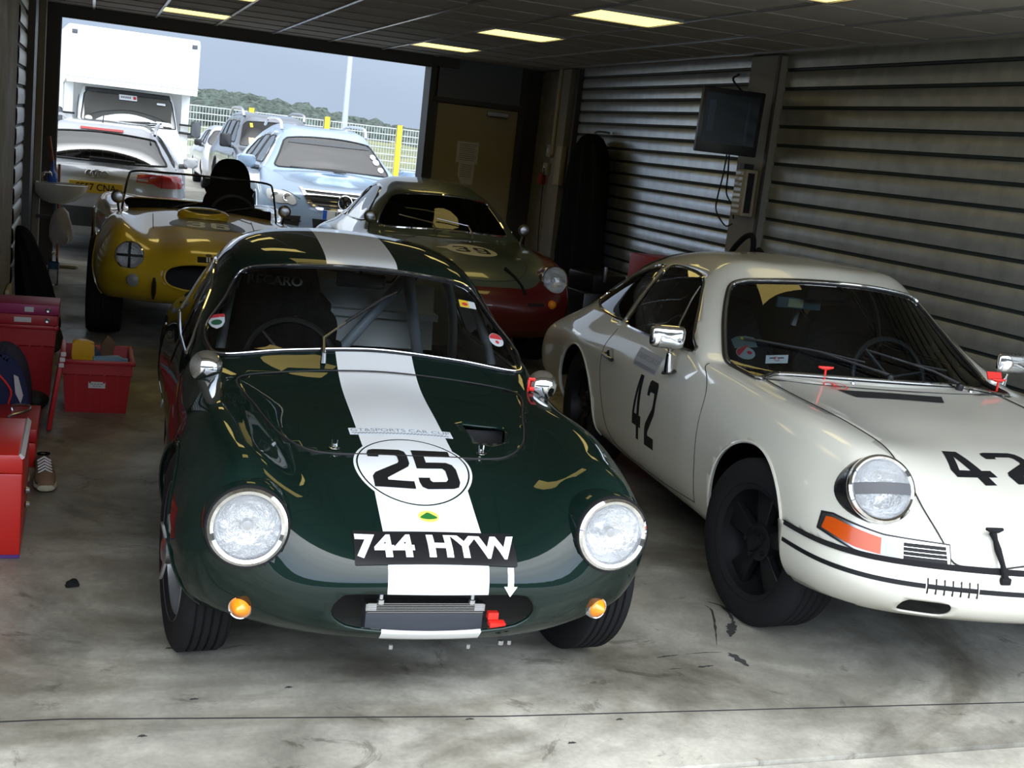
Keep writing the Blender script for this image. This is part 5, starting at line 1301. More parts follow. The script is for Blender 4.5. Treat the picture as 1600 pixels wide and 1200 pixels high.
def shell(car, tab, paint_, wsp, wins, arches, wy=(0, 3), glass='glass_grey', hub='alloy', wh=(.34, .22)):
    bm = body_surface(tab, 5, 4); T = tree_of(bm)
    for cy, cz, r in arches: take(bm, arch(cy, cz, r)).free()
    arch_lips(T, car, paint_, arches, .009)
    g = take(bm, lambda c: sdf(wsp, c.x, c.z) if wy[0] < c.y < wy[1] and abs(c.x) < 1.2 and c.z > wsp[0][1] - .3 else 1.)
    rim_tube(g, .012, 'windscreen_seal', 'black', car); obj('windscreen', g, glass, car)
    for w in wins:
        for s in (-1, 1):
            g = take(bm, lambda c, s=s, w=w: sdf(w, c.y, c.z) if c.x * s > .3 else 1.); rim_tube(g, .010, 'window_seal', 'black', car); obj('side_window', g, glass, car)
    solid(obj('body_shell', bm, paint_, car), .02, inner='under_black')
    xs = max(p[0] for st in tab for p in st) / 1000
    for cy, cz, r in arches:
        for s in (-1, 1): wheel(car, s * (xs - .13), cy, wh[0], wh[1], wh[0] - .11, hub)
    b = NB(); y1 = arches[-1][0] + .5
    box(b, (0, (.4 + y1) / 2, .45), (xs * 1.35, y1 - .4, .30)); box(b, (0, (arches[0][0] + arches[-1][0]) / 2 + .2, .75), (xs * 1.6, 1.8, .4)); obj('interior_floor', b, 'under_black', car, smooth=False)
    return T
def seats(car, zs, ys, xs=(-.36, .36), m='plastic_grey'):
    for y in ys:
        for x in xs:
            b = NB(); prism(b, SPc([(-.24, 0), (-.25, .45), (-.20, .56), (-.12, .60), (-.12, .74), (.12, .74), (.12, .60), (.20, .56), (.25, .45), (.24, 0)], 3), (x, y, zs), X3, (0, .15, .99), (0, -.99, .15), -.06, .06, bev=.02); obj('seat', b, m, car)
def mirror(car, s, x, y, z, m, w=.20, h=.14):
    b = NB(); prism(b, rrect(w, h, .05, 4), (s * (x + w / 2), y, z), X3, Z3, (0, -1, 0), -.06, .06, bev=.025); mi = obj('door_mirror', b, m, car)
    b = NB(); tube(b, [(s * (x - .05), y + .02, z - h * .45), (s * (x + .05), y, z - h * .4)], .03, 8); obj('mirror_arm', b, 'plastic_grey', mi)
# ---- ice blue off-roader facing the garage
def build_suv():
    car = thing('offroad_car', 'pale ice blue off-roader facing the garage opening', 'car', (2.9, 14.4, 0), math.radians(-1.5))
    tab = modern(955, 270, 905, 1080, 1085, 1760, 1500, 1640, 2500, 560, 1075, 4200, 4650, 1000)
    ws = SPc([(-.72, 1.13), (-.66, 1.25), (-.575, 1.42), (-.54, 1.465), (-.3, 1.50), (0, 1.51), (.3, 1.50), (.54, 1.465), (.575, 1.42), (.66, 1.25), (.72, 1.13), (.66, 1.105), (0, 1.13), (-.66, 1.105)], 4)
    w1 = [(1.60, 1.13), (2.62, 1.12), (2.62, 1.47), (2.25, 1.48), (2.0, 1.42)]; w2 = [(2.72, 1.12), (3.55, 1.12), (3.5, 1.46), (2.72, 1.475)]; w3 = [(3.65, 1.13), (4.25, 1.15), (4.1, 1.38), (3.62, 1.45)]
    T = shell(car, tab, 'ice_blue_paint', ws, (w1, w2, w3), ((.95, .38, .42), (3.75, .38, .42)), (.9, 2.3), wh=(.37, .25))
    n = (0, -1, 0); D = lambda nm, parts, x, z, off=.004, st=.03, nn=n, par=car: decal(nm, parts, T, (x, 0, z), X3, Z3, nn, off=off, step=st, parent=par, reach=7)
    gr = D('grille', [(PM([(-.50, .10), (.50, .10), (.40, -.03), (.30, -.075), (-.30, -.075), (-.40, -.03)]), 'black')], 0, .80)
    for z, w in ((.095, .50), (.045, .45), (-.005, .41), (-.055, .355)): D('grille_bar', [(PM(rrect(w * 2, .018, .003, 1)), 'chrome')], 0, .80 + z, .014, par=gr)
    D('grille_surround', [(PM([(-.53, .12), (-.49, .12), (-.39, -.03), (-.29, -.09), (.29, -.09), (.39, -.03), (.49, .12), (.53, .12), (.43, -.05), (.31, -.115), (-.31, -.115), (-.43, -.05)]), 'chrome')], 0, .80, .012, par=gr)
    D('lower_intake', [(PM([(-.37, .075), (.37, .075), (.34, -.09), (.30, -.105), (-.30, -.105), (-.34, -.09)]), 'black')], 0, .50)
    c = T.ray_cast(Vector((0, -1, .795)), Vector((0, 1, 0)))[0] + Vector((0, -.02, 0))
    b = NB(); lathe(b, [(0, -.01), (.088, -.01), (.088, .008), (.080, .014), (.074, .010), (0, .010)], c, n, 32); bd = obj('badge', b, 'chrome', car)
    V = lambda pts, w: [tuple(a) for a in (lambda P: [(x - w, y) for x, y in P] + [(x + w, y) for x, y in P[::-1]])(pts)]
    decal('emblem', [(PM(ell(.070, .070, 32), ell(.063, .063, 32)), 'ink'), (PM([(-.045, .052), (-.030, .052), (.0, -.0), (.030, .052), (.045, .052), (.006, -.012), (-.006, -.012)]), 'ink'), (PM([(-.062, .01), (-.048, .02), (-.030, -.035), (-.006, .002), (.006, .002), (.030, -.035), (.048, .02), (.062, .01), (.032, -.062), (.022, -.058), (0, -.022), (-.022, -.058), (-.032, -.062)]), 'ink')], None, c + Vector((0, -.0155, 0)), X3, Z3, n, off=0, parent=bd)
    b = NB(); box(b, (.0, -.025, .635), (.52, .012, .112), None, .003); pl = obj('number_plate', b, 'plate_white', car, smooth=False)
    decal('plate_band', [(PM(rrect(.05, .108, .002, 1)), 'plate_blue')], None, (-.234, -.033, .635), X3, Z3, n, off=0, parent=pl)
    decal('plate_lettering', [(TM('J8 AL', .10, .001, .95), 'ink')], None, (-.01, -.033, .635), X3, Z3, n, off=0, parent=pl)
    for s in (-1, 1):
        q = [(.56, -.06), (.60, .02), (.68, .05), (.80, .06), (.88, .055), (.885, -.02), (.84, -.06), (.75, -.085), (.66, -.075), (.60, -.09)]
        hl = D('headlight', [(PM([(s * a, b_) for a, b_ in SPc(q, 3)]), 'pale_lens')], 0, .80, .008)
        for x in (.67, .80):
            cc = T.ray_cast(Vector((s * x, -1, .795)), Vector((0, 1, 0)))[0]
            b = NB(); lathe(b, [(0, .0), (.03, .008), (.045, .02), (.052, .012), (.052, 0)], cc, n, 20); obj('lamp_ring', b, 'chrome', hl)
        fg = D('side_intake', [(PM([(s * .50, .06), (s * .74, .05), (s * .72, -.05), (s * .52, -.06)]), 'black')], 0, .53)
        D('intake_bar', [(PM(rrect(.26, .012, .002, 1, s * .62, 0)), 'chrome')], 0, .53, .012, par=fg)
        mirror(car, s, .93, 1.45, 1.13, 'ice_blue_paint', .23, .16)
        b = NB(); tube(b, smooth_path([(s * .56, 2.05, 1.56), (s * .565, 2.15, 1.655), (s * .57, 2.5, 1.69), (s * .57, 3.6, 1.69), (s * .56, 4.1, 1.60)], 4), .02, 8); obj('roof_rail', b, 'silver_paint', car)
        b = NB(); tube(b, [(-.55 if s < 0 else .0, .98, 1.125), (.15 if s < 0 else .62, .95, 1.12)], .012, 6); obj('wiper', b, 'black', car)
    for x, z, a in ((.555, 1.33, .04), (.585, 1.27, .045), (.63, 1.18, .04)): D('tax_sticker', [(PM(ell(a, a * .8, 16)), 'sticker_white')], x, z, .006)
    D('header_band', [(PM([(-.50, .022), (.50, .022), (.53, -.028), (-.53, -.028)]), 'plastic_grey')], 0, 1.44, .004)
    seam(T, [(-.72, .20), (-.60, .09), (-.52, .04)], (0, 0, .9), X3, (0, 1, .2), car, .004, 'bonnet_seam', n=(0, -.3, 1), reach=2)
    seats(car, .62, (2.15,)); 
    return car
suv = build_suv()
# ---- silver estate, tail towards the garage
def build_estate():
    car = thing('estate_car', 'silver estate car parked tail first behind the yellow roadster', 'car', (.10, 13.45, 0), math.radians(-3.5))
    tab = modern(900, 260, 900, 190, 985, 620, 1300, 1430, 1500, 540, 960, 4300, 4600, 850)
    ws = SPc([(-.68, 1.06), (-.63, 1.14), (-.57, 1.25), (-.50, 1.295), (0, 1.325), (.50, 1.295), (.57, 1.25), (.63, 1.14), (.68, 1.06), (.62, 1.035), (0, 1.03), (-.62, 1.035)], 4)
    w1 = [(.75, 1.02), (1.35, 1.01), (1.35, 1.30), (.95, 1.28)]; w2 = [(1.42, 1.01), (2.2, 1.0), (2.2, 1.32), (1.42, 1.31)]; w3 = [(2.28, 1.0), (3.4, 1.0), (3.0, 1.25), (2.28, 1.31)]
    T = shell(car, tab, 'silver_paint', ws, (w1, w2, w3), ((1.05, .33, .36), (3.75, .33, .36)), (-.1, 1.0), wh=(.32, .22))
    n = (0, -1, 0); D = lambda nm, parts, x, z, off=.004, st=.03, par=car, nn=n: decal(nm, parts, T, (x, 0, z), X3, Z3, nn, off=off, step=st, parent=par, reach=7)
    b = NB()
    for k in range(4): tube(b, [(-.075 + .05 * k + .036 * math.cos(a), -.015, .905 + .036 * math.sin(a)) for a in np.linspace(0, 2 * PI, 20, endpoint=False)], .006, 6, True)
    for v in b.verts:
        h = T.ray_cast(Vector((v.co.x, -1, v.co.z)), Vector((0, 1, 0)))[0]; v.co.y += (h.y if h else 0) + .01
    obj('four_ring_badge', b, 'steel', car)
    D('plate_recess', [(PM([(-.40, .075), (.40, .075), (.33, -.09), (-.33, -.09)]), 'box_grey')], 0, .775)
    b = NB(); box(b, (0, -.02, .765), (.53, .012, .115), None, .003); pl = obj('number_plate', b, 'plate_yellow', car, smooth=False)
    decal('plate_lettering', [(TM('SE57 CNA', .098, .001, .92), 'ink')], None, (0, -.028, .765), X3, Z3, n, off=0, parent=pl)
    for s in (-1, 1):
        tl = D('tail_light', [(PM([(s * a, b_) for a, b_ in [(.40, .06), (.45, .075), (.86, .075), (.88, .0), (.84, -.055), (.64, -.055), (.56, -.02), (.39, -.01)]]), 'tail_red')], 0, .87, .008)
        D('reversing_lamp', [(PM(rrect(.10, .022, .004, 2, s * .46, .012)), 'pale_lens')], 0, .87, .014, par=tl)
        D('lamp_split', [(PM(rrect(.006, .14, .001, 1, s * .645, .01)), 'seam_dark')], 0, .87, .013, par=tl)
        mirror(car, s, .88, 2.65, 1.02, 'silver_paint', .18, .13)
        b = NB(); tube(b, smooth_path([(s * .545, .62, 1.345), (s * .555, .8, 1.42), (s * .56, 1.5, 1.45), (s * .56, 2.6, 1.45), (s * .54, 3.0, 1.38)], 4), .016, 8); obj('roof_rail', b, 'alu', car)
    D('brake_light', [(PM(rrect(.44, .022, .004, 1)), 'tail_red')], 0, 1.345, .012)
    D('lower_bumper', [(PM([(-.70, .10), (.70, .10), (.66, -.10), (-.66, -.10)]), 'plastic_grey')], 0, .46, .01)
    D('tailgate_lettering', [(TM('quattro', .05, .0006, 1), 'decal_grey')], .55, .71, .006)
    h = T.ray_cast(Vector((.02, -1, 1.05)), Vector((0, 1, 0)))[0]
    b = NB(); box(b, h + Vector((.12, -.03, .0)), (.46, .03, .035), Matrix.Rotation(.02, 3, 'Y'), .008); obj('rear_wiper', b, 'black', car)
    b = NB(); tube(b, [(0, .72, 1.42), (0, .80, 1.50)], .006, 6); obj('aerial', b, 'black', car)
    b = NB()
    for k in range(9): tube(b, [(-.5 + .125 * k, .95, .95), (-.5 + .125 * k, .95, 1.36)], .004, 5)
    for k in range(6): tube(b, [(-.52, .95, .98 + .07 * k), (.52, .95, .98 + .07 * k)], .004, 5)
    obj('dog_guard', b, 'alu', car)['kind'] = 'stuff'
    for x in (-.42, 0, .42): 
        b = NB(); box(b, (x, 1.25, .85), (.36, .12, .5), None, .05); box(b, (x, 1.25, 1.17), (.24, .09, .15), None, .03); obj('rear_headrest', b, 'plastic_grey', car)
    return car
estate = build_estate()
# ---- dark off-roader behind, papers on its screen
def build_dark():
    car = thing('offroad_car', 'dark grey off-roader with roof rails parked behind the ice blue one', 'car', (3.55, 23.3, 0), math.radians(1))
    tab = modern(920, 300, 1000, 1150, 1130, 1750, 1640, 1800, 2500, 620, 1120, 4300, 4700, 1100)
    ws = SPc([(-.74, 1.19), (-.70, 1.35), (-.635, 1.58), (-.58, 1.62), (0, 1.65), (.58, 1.62), (.635, 1.58), (.70, 1.35), (.74, 1.19), (.66, 1.155), (0, 1.18), (-.66, 1.155)], 4)
    w1 = [(1.6, 1.2), (2.45, 1.2), (2.45, 1.62), (2.1, 1.6)]; w2 = [(2.55, 1.2), (3.4, 1.2), (3.4, 1.62), (2.55, 1.62)]; w3 = [(3.5, 1.2), (4.2, 1.2), (4.1, 1.58), (3.5, 1.62)]
    T = shell(car, tab, 'dark_grey_paint', ws, (w1, w2, w3), ((.95, .40, .45), (3.75, .40, .45)), (.9, 2.4), 'glass', wh=(.38, .26))
    D = lambda nm, parts, x, z, off=.006, par=car: decal(nm, parts, T, (x, 0, z), X3, Z3, (0, -1, 0), off=off, step=.05, parent=par, reach=7)
    D('orange_pass', [(PM(rrect(.11, .12, .004, 1)), 'paper_orange')], -.52, 1.25); D('screen_sticker', [(PM(rrect(.05, .08, .004, 1)), 'yellow')], -.50, 1.55)
    D('grille', [(PM([(-.42, .1), (.42, .1), (.38, -.1), (-.38, -.1)]), 'black')], 0, .86)
    for s in (-1, 1):
        D('headlight', [(PM([(s * .46, .09), (s * .78, .08), (s * .78, -.09), (s * .50, -.10)]), 'pale_lens')], 0, .86)
        mirror(car, s, .90, 1.35, 1.22, 'black', .22, .26)
        b = NB(); tube(b, smooth_path([(s * .60, 2.0, 1.72), (s * .62, 2.15, 1.84), (s * .62, 2.6, 1.87), (s * .62, 3.6, 1.87), (s * .60, 4.1, 1.76)], 4), .03, 8); obj('roof_rail', b, 'alu', car)
        decal('bullet_hole_stickers', [(PM(*[ell(.035 + .012 * (k % 2), .035, 10, [.25, .6, 1.1, .85, 1.5][k], [0, .13, .05, -.16, -.10][k]) for k in range(5)]), 'decal_white2')], T, (s * .92, .4, .85), Y3, Z3, (s, 0, 0), off=.006, step=.05, parent=car, reach=1.5)
    seats(car, .75, (2.15,))
    return car
mat('decal_white2', (.02, .02, .022), .5)
dark = build_dark()
# ---- grey hatchback half hidden at the far left
def build_hatch():
    car = thing('hatchback_car', 'pale grey hatchback mostly hidden between van and dark off-roader', 'car', (3.35, 28.6, 0), math.radians(0))
    tab = modern(860, 250, 780, 950, 960, 1550, 1330, 1450, 2200, 560, 950, 3600, 4000, 900)
    ws = SPc([(-.68, 1.0), (-.56, 1.28), (-.5, 1.32), (0, 1.35), (.5, 1.32), (.56, 1.28), (.68, 1.0), (0, .99)], 4)
    T = shell(car, tab, 'silver_paint', ws, ([(1.4, 1.0), (2.2, 1.0), (2.2, 1.33), (1.9, 1.32)], [(2.3, 1.0), (3.2, 1.02), (2.9, 1.28), (2.3, 1.33)]), ((.85, .31, .35), (3.3, .31, .35)), (.7, 2.1), wh=(.30, .2))
    for s in (-1, 1):
        mirror(car, s, .84, 1.25, 1.02, 'black', .17, .15)
        decal('headlight', [(PM([(s * .45, .05), (s * .74, .08), (s * .76, -.04), (s * .50, -.07)]), 'pale_lens')], T, (0, 0, .66), X3, Z3, (0, -1, 0), off=.006, step=.05, parent=car, reach=3)
    decal('grille', [(PM(rrect(.6, .16, .02, 3)), 'black')], T, (0, 0, .5), X3, Z3, (0, -1, 0), off=.006, step=.05, parent=car, reach=3)
    return car
hatch = build_hatch()
# ---- white box van
def build_van():
    car = thing('box_van', 'white box van with body overhanging its cab', 'van', (.70, 22.6, 0), math.radians(4))
    b = NB()
    prism(b, [(.95, .75), (.95, 1.95), (.16, 1.97), (.0, 2.10), (-.02, 2.82), (.06, 2.90), (5.2, 2.90), (5.2, .75)], (0, 0, 0), Y3, Z3, X3, -1.09, 1.09, bev=.025); bx = obj('cargo_box', b, 'box_panel', car, angle=25)
    b = NB(); box(b, (0, -.005, 2.05), (2.19, .05, .012)); box(b, (0, .06, 2.02), (2.16, .16, .15)); obj('overhang_skirt', b, 'box_grey', bx, smooth=False)
    for s in (-1, 1):
        b = NB(); box(b, (s * .99, -.03, 2.78), (.09, .02, .07), None, .004); obj('marker_lamp', b, 'plastic_grey', bx)
        b = NB(); box(b, (s * 1.0, .80, 1.35), (.14, .1, 1.25)); obj('corner_post', b, 'box_panel', bx, smooth=False)
    tab = modern(950, 380, 1130, 330, 1290, 820, 1900, 2000, 1100, 760, 1250, 1500, 1800, 1900)
    ws = SPc([(-.80, 1.36), (-.78, 1.55), (-.74, 1.82), (-.70, 1.875), (0, 1.90), (.70, 1.875), (.74, 1.82), (.78, 1.55), (.80, 1.36), (.74, 1.325), (0, 1.32), (-.74, 1.325)], 4)
    T = shell(car, tab, 'white_paint', ws, ([(.72, 1.32), (1.25, 1.32), (1.25, 1.82), (.98, 1.8)],), ((.80, .36, .40), (4.2, .36, .05)), (-.1, 1.2), wh=(.35, .24))
    D = lambda nm, parts, x, z, off=.006, par=car: decal(nm, parts, T, (x, 0, z), X3, Z3, (0, -1, 0), off=off, step=.05, parent=par, reach=7)
    D('grille', [(PM(rrect(.9, .18, .03, 3)), 'plastic_grey')], 0, .98)
    D('front_bumper', [(PM(rrect(1.7, .30, .05, 3)), 'plastic_grey')], 0, .58, .02)
    D('sun_strip', [(PM([(-.72, .045), (.72, .045), (.735, -.03), (-.735, -.03)]), 'plastic_grey')], 0, 1.86)
    st = D('screen_sign', [(PM(rrect(.30, .09, .004, 1)), 'white')], -.02, 1.78, .012); D('sign_lettering', [(PM(*[rrect(.022, .035, .002, 1, -.075 + .034 * k, 0) for k in range(5)]), 'decal_grey')], -.05, 1.78, .016, st); D('sign_mark', [(PM(rrect(.05, .05, .01, 2)), 'sticker_red')], .09, 1.78, .016, st)
    D('small_sticker', [(PM(rrect(.15, .035, .004, 1)), 'white')], .55, 1.73, .012); D('round_pass', [(PM(ell(.06, .04, 16)), 'sticker_white')], -.68, 1.37, .012); D('paper_sheet', [(PM([(-.15, -.03), (.16, -.04), (.12, .03), (-.12, .04)]), 'white')], .58, 1.39, .01)
    for s in (-1, 1):
        D('headlight', [(PM([(s * .62, .10), (s * .86, .10), (s * .86, -.10), (s * .64, -.09)]), 'pale_lens')], 0, 1.02)
        mirror(car, s, 1.10, .62, 1.36, 'plastic_grey', .17, .30)
        b = NB(); tube(b, [(s * .9, .7, 1.28), (s * 1.15, .63, 1.27)], .025, 6); tube(b, [(s * .9, .7, 1.42), (s * 1.15, .63, 1.42)], .02, 6); obj('mirror_arm', b, 'black', car)
        b = NB(); tube(b, [(s * .1 - .1, .28, 1.36), (s * .1 + .45, .36, 1.40)], .014, 6); obj('wiper', b, 'black', car)
    b = NB(); c = Vector((.40, .85, 1.35)); u, v, d = frame_of((0, -.6, .8)); tube(b, [c + (u * math.cos(a) + v * math.sin(a)) * .21 for a in np.linspace(0, 2 * PI, 28, endpoint=False)], .016, 6, True); obj('steering_wheel', b, 'black', car)
    seats(car, 1.0, (1.15,), (-.55, 0, .5), 'under_black')
    return car
van = build_van()
# ================================================================ fence, lamp post, woods
FY = 45.0
def fence_panel(x0, x1, first):
    b = NB(); n = int((x1 - x0) / .10)
    for k in range(n + 1):
        x = x0 + (x1 - x0) * k / n; box(b, (x, 0, 1.11), (.015, .012, 1.74))
    for z in np.arange(.30, 2.0, .24):
        box(b, ((x0 + x1) / 2, -.01, z), (x1 - x0, .02, .035))
    return b
px = [-5.42, -2.71, 0, 2.71, 5.43, 8.15, 10.86, 13.6, 16.3]
fp = None
NM = ['at the far left beside the doorway frame', 'just left of the white van', 'hidden mostly behind the white van', 'right of the white van, before the first yellow post', 'between first and second yellow post', 'between second yellow post and the third', 'right of the third yellow post', 'farthest right behind the door frame']
for i, (a, c) in enumerate(zip(px, px[1:])):
    if i in (0, 7): continue
    if fp is None:
        fp = tag(obj('mesh_fence', fence_panel(.12, 2.59, True), 'fence_wire', smooth=False), 'pale welded mesh fence panel ' + NM[i], 'fence', 'mesh fence panels around the yard'); o = fp
    else: o = fp.copy(); COL.objects.link(o); o['label'] = 'pale welded mesh fence panel ' + NM[i]
    o.location = (a, FY, 0)
pp = None
for i, x in enumerate(px[4:7]):
    if pp is None:
        b = NB(); box(b, (0, -.03, 1.05), (.17, .12, 2.1), None, .01); box(b, (0, -.03, 2.105), (.18, .13, .02)); pp = tag(obj('fence_post', b, 'yellow_post', smooth=False), '', 'post', 'yellow fence posts'); o = pp
    else: o = pp.copy(); COL.objects.link(o)
    o.location = (x, FY, 0); o['label'] = ['yellow fence post above the dark off-roader, leftmost of three', 'yellow fence post in the middle, left of the lamp post', 'yellow fence post at the right, tallest in view'][i]
b = NB(); box(b, (6, FY, .12), (26, .25, .28)); struct('wall_kerb', b, 'yard_conc')
b = NB(); tube(b, [(0, 0, 0), (0, 0, 4), (0, 0, 9.5)], [.13, .115, .09], 12); lp = tag(obj('street_lamp', b, 'post_grey'), 'tall pale grey lamp post beyond the mesh fence', 'lamp post'); lp.location = (9.38, 48, 0)
mat('post_grey', (.33, .36, .40), .5, .2); lp.data.materials[0] = MATS['post_grey']
# heath and woods on the skyline
m, nt, out = new_mat('heath'); p = nt.nodes.new('ShaderNodeBsdfPrincipled'); p.inputs['Roughness'].default_value = 1
tc = nt.nodes.new('ShaderNodeTexCoord'); n1 = nt.nodes.new('ShaderNodeTexNoise'); n1.inputs['Scale'].default_value = .25; n1.inputs['Detail'].default_value = 10; n1.inputs['Roughness'].default_value = .7
r = nt.nodes.new('ShaderNodeValToRGB'); e = r.color_ramp.elements; e[0].position = .35; e[0].color = (.06, .085, .05, 1); e[1].position = .68; e[1].color = (.22, .21, .09, 1)
nt.links.new(tc.outputs['Object'], n1.inputs['Vector']); nt.links.new(n1.outputs['Fac'], r.inputs[0]); nt.links.new(r.outputs[0], p.inputs['Base Color']); nt.links.new(p.outputs[0], out.inputs[0])
mat('leaves', (.042, .056, .046), 1, var=.7, vscale=2.2, bump=1, bscale=4)
b = NB(); rows = []
for y, z in ((48, -.2), (60, -.1), (80, .6), (110, 1.4), (150, 2.3), (200, 3.0)):
    rows.append([b.verts.new((x * y / 100, y, z + .25 * math.sin(x * .21 + y) + .2 * math.sin(x * .57 + y * .3))) for x in range(-40, 60, 2)])
for A, C in zip(rows, rows[1:]):
    for k in range(len(A) - 1): b.faces.new((A[k], A[k + 1], C[k + 1], C[k]))
struct('ground_heath', b, 'heath', smooth=True)
b = NB(); rnd = random.Random(3)
for k in range(520):
    y = rnd.uniform(95, 175); x = rnd.uniform(-.14, .40) * y
    top = 1.6 + y * (.0185 - .012 * max(0, x / y - .13) / .2 + .003 * math.sin(x * .09) + rnd.uniform(-.004, .002)) - (175 - y) * .008
    rr = rnd.uniform(1.0, 2.4); s = bmesh.ops.create_icosphere(b, subdivisions=2, radius=rr)
    c = Vector((x, y, top - rr * .8))
    for v in s['verts']:
        q = v.co * (1 + .22 * math.sin(v.co.x * 5 + k) * math.cos(v.co.z * 6 + k) + rnd.uniform(-.07, .07)); q.z *= .8; v.co = q + c
tag(obj('woodland', b, 'leaves'), 'low dark green woodland along the skyline', 'trees', kind='stuff')
# unseen pit wall and stand, added behind the photographer to darken low reflections
b = NB(); box(b, (2, -13, .55), (60, .3, 1.1)); box(b, (2, -24, 2.4), (60, 6, 4.8)); struct('wall_pit_unseen', b, 'wall_conc')
# ================================================================ things along the left wall
mat('magenta_card', (.32, .02, .10), .5); mat('red_card', (.40, .02, .03), .5)
mat('navy_cloth', (.010, .014, .06), .8, bump=.3, bscale=200); mat('edge_white', (.55, .5, .5), .6)
mat('dark_bag', (.014, .014, .012), .7, bump=.4, bscale=40); mat('cardboard', (.33, .22, .12), .8)
mat('ceramic', (.55, .56, .53), .15, coat=.5); mat('wood_red', (.30, .09, .03), .5); mat('board_beige', (.33, .29, .19), .6)
mat('suede', (.17, .10, .06), .9, bump=.2, bscale=150); mat('sole', (.42, .38, .28), .7); mat('lace', (.62, .60, .62), .7)
mat('purple_trim', (.10, .04, .22), .5)
glass_mat('clear_plastic', (.80, .84, .86), 1.35, .08)
mat('bag_film', (.42, .40, .42), .45, bump=.8, bscale=18)
mat('monitor_body', (.012, .012, .016), .35); mat('screen_dark', (.012, .022, .035), .12); mat('screen_blue', (.02, .05, .09), .2)
mat('switch_white', (.32, .31, .27), .5); mat('switch_red', (.35, .03, .02), .5)
def crate(name, label, loc, w, d, h, rz=0, group=None):
    t = thing(name, label, 'crate', loc, rz, group)
    b = NB(); tp = .88
    def ring(k, z, ins=0): return [b.verts.new((sx * (w / 2 * k - ins), sy * (d / 2 * k - ins), z)) for sx, sy in ((-1, -1), (1, -1), (1, 1), (-1, 1))]
    o0, o1, o2 = ring(tp, .0), ring(.97, h * .72), ring(1, h)
    o1b = ring(1.0, h * .74); i2 = ring(1, h, .012); i1 = ring(tp, .015, .012)
    seq = [o0, o1, o1b, o2, i2, i1]
    for A, C in zip(seq, seq[1:]):
        for k in range(4): b.faces.new((A[k], A[(k + 1) % 4], C[(k + 1) % 4], C[k]))
    b.faces.new(o0[::-1]); b.faces.new(i1)
    obj('tub', b, 'red_plastic', t, smooth=False)
    b = NB(); box(b, (0, 0, h), (w + .03, .018, .02)) ; b.free(); b = NB()
    for s in (-1, 1):
        box(b, (0, s * d / 2, h - .008), (w + .03, .022, .022), None, .004); box(b, (s * w / 2, 0, h - .008), (.022, d + .03, .022), None, .004)
    obj('rim', b, 'red_plastic', t)
    b = NB()
    for x in (-.30, -.1, .1, .30):
        box(b, (x * w, -d / 2 * .965 - .004, h * .84), (.012, .018, h * .24)); box(b, (x * w, -d / 2 * .93, h * .36), (.010, .014, h * .62), Matrix.Rotation(.05, 3, 'X'))
    obj('ribs', b, 'red_plastic', t, smooth=False)
    return t
# open crate with oddments
c1 = crate('storage_crate', 'open red plastic crate full of oddments, white label on its front, left of green coupe', (.10, 6.86, 0), .35, .46, .285)
b = NB(); box(b, (.0, -.222, .155), (.085, .004, .034)); lb = obj('label', b, 'paper', c1, smooth=False)
decal('lettering', [(PM(*[rrect(.012, .004, .0005, 1, -.026 + .0165 * k, .005) for k in range(4)], *[rrect(.009, .004, .0005, 1, -.014 + .0145 * k, -.006) for k in range(3)]), 'decal_grey')], None, (.0, -.2245, .155), X3, Z3, (0, -1, 0), off=0, parent=lb)
def blob(name, m, c, r, label, cat, seed, sc_=(1, 1, 1), amp=.25, sub=3):
    b = NB(); s = bmesh.ops.create_icosphere(b, subdivisions=sub, radius=r)
    for v in b.verts:
        k = 1 + amp * (math.sin(v.co.x * 9 / r * .4 + seed) * math.cos(v.co.y * 7 / r * .4 + seed * 2) + .5 * math.sin(v.co.z * 13 / r * .4 + seed))
        v.co = Vector((v.co.x * k * sc_[0], v.co.y * k * sc_[1], v.co.z * k * sc_[2]))
    o = obj(name, b, m); o.location = c; return tag(o, label, cat)
b = NB(); prism(b, SPc([(-.05, 0), (-.055, .12), (-.045, .155), (.045, .15), (.055, .11), (.05, 0)], 3), (.025, 6.76, .215), X3, Z3, Y3, -.03, .03, bev=.012)
tag(obj('snack_bag', b, 'yellow_bag'), 'crumpled yellow plastic packet sticking out of the open crate', 'bag'); 
blob('blue_cloth', 'blue_cloth', (.055, 6.90, .275), .050, 'blue cloth bundled inside the open red crate', 'cloth', 2, (1, 1, .9))
b = NB(); lathe(b, [(0, 0), (.028, 0), (.03, .01), (.03, .13), (.012, .16), (.012, .18), (0, .18)], (.075, 6.73, .262), (1, .15, .06), 16); tag(obj('spray_bottle', b, 'bottle_blue'), 'small pale blue bottle lying across the open crate', 'bottle')
b = NB(); box(b, (.15, 6.80, .20), (.18, .20, .02), Matrix.Rotation(.12, 3, 'X')); box(b, (.17, 6.95, .19), (.14, .15, .03), Matrix.Rotation(-.1, 3, 'Y')); tag(obj('cardboard_flap', b, 'cardboard', smooth=False), 'brown cardboard lying on top inside the open crate', 'cardboard')
b = NB(); prism(b, [(-.04, 0), (.03, 0), (.045, .08), (.0, .12), (-.03, .07)], (.15, 7.02, .24), X3, Z3, Y3, -.01, .01, bev=.004); tag(obj('glove', b, 'suede'), 'grey brown glove poking up at the back of the open crate', 'glove')
for nm, c_ in (('yellow_bag', (.70, .38, .01)), ('blue_cloth', (.03, .06, .16)), ('bottle_blue', (.16, .30, .45))): mat(nm, c_, .4)
for n_, m_ in (('snack_bag', 'yellow_bag'), ('blue_cloth', 'blue_cloth'), ('spray_bottle', 'bottle_blue')): bpy.data.objects[n_].data.materials[0] = MATS[m_]
